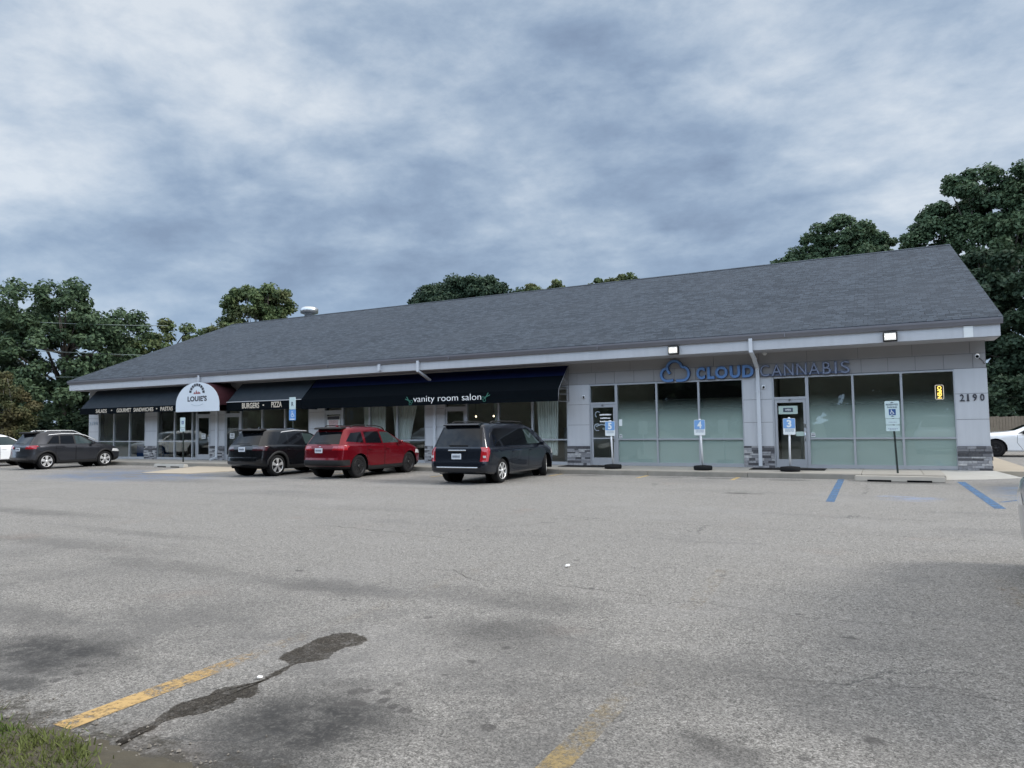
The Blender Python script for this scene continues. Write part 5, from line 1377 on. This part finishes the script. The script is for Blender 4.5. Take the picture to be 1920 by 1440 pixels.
    if 'bar' in S:
        a, b, c, d, e, mm = S['bar']; m2 = MB(); m2.box(a, b, Y(e) - .02, Y(e) + .02, c, d, bev=.01); m2.build('hatch_handle', mm, root, False)
    if 'strip' in S:
        a, b, c, d, e, mm = S['strip']; m2 = MB(); m2.box(a, b, Y(e) - .02, Y(e) + .04, c, d, bev=.01); m2.build('bumper_strip', mm, root, False)
    if S.get('spoiler'):
        x0, x1, zz, hw_ = S['spoiler']; m2 = MB()
        m2.prism([(Y(x0) + .02, zz - .035), (Y(x0) + .05, zz - .06), (Y(x1), zz - .03), (Y(x1) + .1, zz + .022), (Y(x0) + .09, zz + .002)], 'x', -hw_, hw_)
        bmesh.ops.bevel(m2.bm, geom=m2.bm.edges[:], offset=.012, segments=2, affect='EDGES'); m2.build('spoiler', S.get('spmat', paint), root, False)
    if S.get('rails'):
        x0, x1 = S['rails']; mm = S.get('railmat', 'black_plastic')
        for s in (1, -1):
            m2 = MB(); pts = []
            for k in range(13):
                x = x0 + (x1 - x0) * k / 12; e = 0 if k in (0, 12) else .045
                pts.append((s * (min(wr(x), .9) - .07), shear(x, H), zt(x) + .01 + e))
            m2.tube(pts, .018, 8); m2.build('roof_rail', mm, root, False)
    if S.get('trimline'):
        for s in (1, -1):
            m2 = MB(); m2.tube([(s * a, Y(b), c) for a, b, c in S['trimline']], .020, 6); m2.build('roof_trim', 'silver_trim', root, False)
    if S.get('antenna'):
        m2 = MB(); a = Y(S['antenna']); m2.prism([(a - .06, H + .01), (a + .07, H + .01), (a - .03, H + .075)], 'x', -.02, .02); m2.build('antenna', paint, root, False)
    m2 = MB(); m2.box(-.30, .30, Y(S.get('wiper', .3)) - .02, Y(S.get('wiper', .3)), S['rw'][0][1] + .03, S['rw'][0][1] + .05); m2.build('rear_wiper', 'black_plastic', root, False)
    return root

def suv(L=4.6, W=1.85, H=1.66, belt=1.02, xr=.93, wb=2.69, Rw=.36, rake=.40, **kw):
    d = dict(L=L, W=W, H=H, xr=xr, xf=xr + wb, R=Rw)
    cow = L - 1.12
    d['zt'] = [(0, H - .10), (.10, H - .055), (.4, H - .025), (1.2, H), (2.0, H - .01), (cow - .85, H - .11), (cow, belt + .09), (L - .55, belt - .02), (L - .15, belt - .12), (L, belt - .22)]
    d['wr'] = [(0, W * .285), (.30, W * .318), (.8, W * .342), (cow - .9, W * .342), (cow, W * .40), (L - .4, W * .38), (L, W * .33)]
    d['zb'] = [(0, belt + .06), (1.0, belt + .04), (2.2, belt - .01), (cow, belt - .04), (L - .4, belt - .13), (L, belt - .27)]
    d['zs'] = [(0, .42), (.4, .30), (.9, .22), (L - 1, .21), (L - .4, .23), (L, .32)]
    d['wp'] = [(0, .80), (.10, .885), (.35, .965), (.9, 1), (L - 1.2, 1), (L - .5, .96), (L - .15, .85), (L, .70)]
    d['rear'] = [(.2, .12), (.42, .02), (.58, 0), (.68, .05), (.9, .07), (belt - .02, .10), (belt + .05, .13), (H, rake + .08), (H + .1, rake + .10)]
    d['front'] = [(.2, .16), (.4, .02), (.6, .0), (.8, .08), (1.0, .22), (1.2, .3)]
    tz = H - .145
    d['dlo'] = [(.72, belt + .075), (1.3, belt + .05), (cow - .12, belt + .035), (cow - .78, tz - .03), (1.5, tz), (1.05, tz - .03)]
    bz = belt + .055; m = xr + wb * .46
    d['panes'] = [[(.78, bz + .03), (1.28, bz + .02), (1.33, tz - .03), (1.09, tz - .05)], [(1.34, bz + .01), (m, bz), (m - .02, tz - .025), (1.40, tz - .03)], [(m + .07, bz), (cow - .25, bz), (cow - .82, tz - .05), (m + .05, tz - .03)]]
    d['glass'] = ['car_glass', 'car_glass', 'car_glass_clear']
    d['ws'] = (cow - 1.0, cow + .1); d['wsz'] = (belt + .12, H - .13)
    d['rw'] = [(-.66, belt + .06), (.66, belt + .06), (.54, H - .15), (-.54, H - .15)]
    d['tl_rear'] = [(.42, belt - .13), (.95, belt - .13), (.95, belt + .01), (.46, belt + .0)]
    d['tl_side'] = [(-.1, belt - .13), (.20, belt - .11), (.42, belt - .02), (.34, belt + .02), (-.1, belt + .01)]
    d['hl'] = [(L - .55, .70), (L - .03, .66), (L - .05, .78), (L - .5, .82)]
    d['doors'] = [[(m + .04, .36), (cow - .22, .36), (cow - .10, .62), (cow - .12, belt - .03), (m + .04, belt - .01)], [(xr + .52, .36), (m + .02, .36), (m + .02, belt - .01), (xr + .36, belt - .0), (xr + .34, .70)]]
    d['handle'] = belt - .13
    d['mirror'] = (cow - .42, belt + .0); d['plate'] = (0, .80, .0); d['wiper'] = .1
    d['lip'] = .06; d['clad'] = .40; d['spoiler'] = (.27, .55, H - .01, .56)
    d['rails'] = (.7, 2.55); d['spmat'] = 'black_plastic'
    d.update(kw); return d

# compact grey vehicle at left
s = suv(4.26, 1.80, 1.635, 1.03, .76, 2.64, .35, paint='paint_grey', railmat='silver_trim', rim='rim_silver', spokes=5, twin=True, sw=(.05, .075), clad=.42, lip=.07, plate=(-.12, .88, .075), spmat='black_plastic', antenna=.75)
s['trimline'] = [(.79, .52, 1.10), (.74, .58, 1.20), (.66, .74, 1.42), (.645, .95, 1.505), (.645, 1.5, 1.545), (.65, 2.2, 1.535), (.66, 2.5, 1.47), (.70, 2.8, 1.33), (.755, 3.1, 1.17)]
vehicle('parked_car', 'dark grey compact sport utility vehicle with silver roof trim parked at left', 'car', (-33.50, 18.33), 0, s)
# black
s = suv(4.50, 1.85, 1.62, 1.02, .80, 2.755, .365, rails=None, paint='paint_black', spokes=5, twin=True, rim='rim_silver', sw=(.035, .06), clad=.36, lip=.08, plate=(-.06, .93, .08), tl='lamp_dark', antenna=.8, pillar='paint_black')
s['trimline'] = [(.80, .62, 1.14), (.74, .72, 1.24), (.685, .92, 1.40), (.655, 1.2, 1.51), (.645, 1.8, 1.555), (.65, 2.4, 1.53)]
vehicle('parked_car', 'glossy black sport utility vehicle parked left of the red one', 'car', (-19.42, 18.05), 0, s)
# red
s = suv(4.50, 1.82, 1.645, 1.04, .88, 2.73, .37, dlo=[(.28, 1.14), (1.3, 1.09), (3.34, 1.075), (2.68, 1.48), (1.5, 1.51), (.62, 1.475)], panes=[[(.34, 1.18), (1.12, 1.125), (1.16, 1.48), (.66, 1.455)], [(1.24, 1.115), (2.08, 1.095), (2.06, 1.485), (1.29, 1.485)], [(2.15, 1.095), (3.21, 1.095), (2.64, 1.46), (2.13, 1.48)]], paint='paint_red', pillar='paint_red', spokes=5, twin=True, rim='rim_dark', clad=.39, lip=.0, plate=(-.12, .90, .07), antenna=.8, tl_white=(.44, .62, .955, .985), tl_y=.10, cladmat='black_plastic', bumper=(.42, .60, 1.0))
s['bar'] = (-.15, -.05, 1.0, 1.03, .12, 'chrome')
vehicle('parked_car', 'dark red sport utility vehicle with black wheels parked between black vehicle and minivan', 'car', (-15.98, 18.22), 0, s)
# minivan
L, H, b = 5.06, 1.69, 1.00
s = suv(L, 1.92, H, b, 1.0, 3.08, .345, .28, paint='paint_navy', pillar='car_glass', rim='rim_silver', spokes=7, sw=(.05, .05), clad=0, lip=0, plate=(-.03, .775, .045), antenna=None)
s.update(wp=[(0, .87), (.10, .94), (.35, .985), (1.0, 1), (L - 1.4, 1), (L - .6, .95), (L - .2, .84), (L, .70)],
         zt=[(0, H - .09), (.08, H - .05), (.4, H - .02), (1.4, H), (2.6, H - .015), (3.2, H - .10), (4.15, b + .12), (L - .5, b + .0), (L - .15, b - .10), (L, b - .24)],
         wr=[(0, .61), (.25, .66), (.7, .70), (3.0, .70), (4.0, .80), (L - .4, .72), (L, .6)],
         zb=[(0, b + .01), (4.0, b - .02), (L - .5, b - .10), (L, b - .28)], zs=[(0, .34), (.3, .28), (.9, .23), (L - 1, .22), (L, .30)],
         rear=[(.2, .06), (.38, .0), (.58, .0), (.62, .05), (.8, .06), (b, .09), (H, .34), (H + .1, .36)],
         dlo=[(.55, b + .05), (3.85, b + .02), (3.05, H - .17), (.85, H - .15), (.62, H - .25)],
         panes=[[(.62, b + .09), (1.55, b + .08), (1.62, H - .19), (.9, H - .18), (.70, H - .27)], [(1.72, b + .07), (2.62, b + .06), (2.58, H - .185), (1.77, H - .185)], [(2.74, b + .06), (3.68, b + .05), (2.98, H - .20), (2.70, H - .19)]],
         ws=(3.0, 4.2), wsz=(b + .14, H - .12), wsw=.8,
         rw=[(-.76, b + .04), (.76, b + .04), (.64, H - .12), (-.64, H - .12)],
         tl_rear=[(.72, .64), (1.0, .64), (1.0, 1.03), (.75, 1.03)], tl_side=[(-.1, .64), (.17, .64), (.24, .85), (.28, 1.03), (-.1, 1.03)],
         doors=[[(2.70, .36), (3.62, .36), (3.82, .62), (3.84, b - .04), (2.70, b - .02)], [(1.62, .36), (2.68, .36), (2.68, b - .02), (1.56, b - .01), (1.52, .70)]],
         handle=b - .12, mirror=(3.50, b + .0), rails=(.7, 2.9), spoiler=(.20, .5, H - .01, .58), spmat='paint_navy', bar=(-.30, .27, .925, .96, .06, 'chrome'), strip=(-.66, .66, .455, .49, .015, 'chrome'),
         hl=[(L - .6, .72), (L - .05, .68), (L - .08, .84), (L - .55, .90)], steer=22, tl_white=(.78, .88, .74, .80), tl_y=.085)
vehicle('parked_minivan', 'dark navy minivan with red tail lights parked nearest the middle', 'minivan', (-10.55, 17.82), R(1.0), s)
# white vehicle at the left edge
s = suv(4.6, 1.84, 1.60, .98, .95, 2.7, .35, paint='paint_white', clad=.34, lip=.0, rim='rim_silver', rails=None, pillar='black_plastic')
vehicle('parked_car', 'white vehicle cut by the left picture edge behind the dark grey one', 'car', (-38.95, 17.9), 0, s)
# silver vehicle at the right edge
s = suv(5.45, 2.02, 1.92, 1.14, 1.10, 3.35, .40, paint='paint_silver', clad=.0, lip=.0, rim='rim_silver', rails=None, mirmat='black_plastic', wp=[(0, .80), (.10, .885), (.35, .965), (.9, 1), (4.9, 1.0), (5.2, .975), (5.38, .92), (5.45, .84)])
vehicle('parked_car', 'big silver vehicle mostly outside the right picture edge', 'car', (2.72, 5.45), R(7), s)
# white coupe beyond the right corner
L, H, b = 5.0, 1.45, .98
s = suv(L, 1.92, H, b, 1.10, 2.95, .365, .0, paint='paint_white', rim='rim_dark', spokes=5, twin=True, clad=0, lip=0, rails=None, spoiler=None)
s.update(zt=[(0, .98), (.3, 1.03), (.7, 1.06), (1.7, H - .05), (2.2, H), (2.7, H - .06), (3.55, 1.07), (4.2, 1.02), (L - .2, .92), (L, .78)], wr=[(0, .74), (.7, .70), (1.7, .58), (2.6, .58), (3.55, .74), (L - .3, .72), (L, .62)],
         zb=[(0, .94), (1.2, .98), (2.4, .94), (3.6, .95), (L - .3, .86), (L, .70)], rear=[(.2, .12), (.5, 0), (.9, .04), (1.1, .05)], dlo=[(1.35, b + .03), (3.25, b + .0), (2.62, H - .10), (1.9, H - .11)],
         panes=[[(1.5, b + .05), (1.85, b + .045), (2.0, H - .13), (1.95, H - .13)], [(1.95, b + .04), (3.12, b + .02), (2.60, H - .12), (2.08, H - .13)]], glass=['car_glass', 'car_glass_clear'],
         ws=(2.6, 3.6), wsz=(b + .13, H - .10), wsw=.7, rw=[(-.6, 1.1), (.6, 1.1), (.5, H - .1), (-.5, H - .1)], doors=[[(1.95, .32), (3.12, .32), (3.3, .6), (3.28, b - .06), (1.80, b - .03)]], handle=.82, mirror=(3.05, b - .02), mirmat='black_plastic', hl=[(L - .4, .66), (L - .03, .62), (L - .05, .74), (L - .36, .78)],
         tl_rear=[(.2, .75), (.9, .75), (.9, .88), (.2, .88)], tl_side=[(-.1, .75), (.15, .75), (.15, .88), (-.1, .88)], plate=(0, .58, .0))
vehicle('parked_coupe', 'white coupe with black wheels standing beyond the right corner', 'car', (7.15, 37.4), R(90), s)
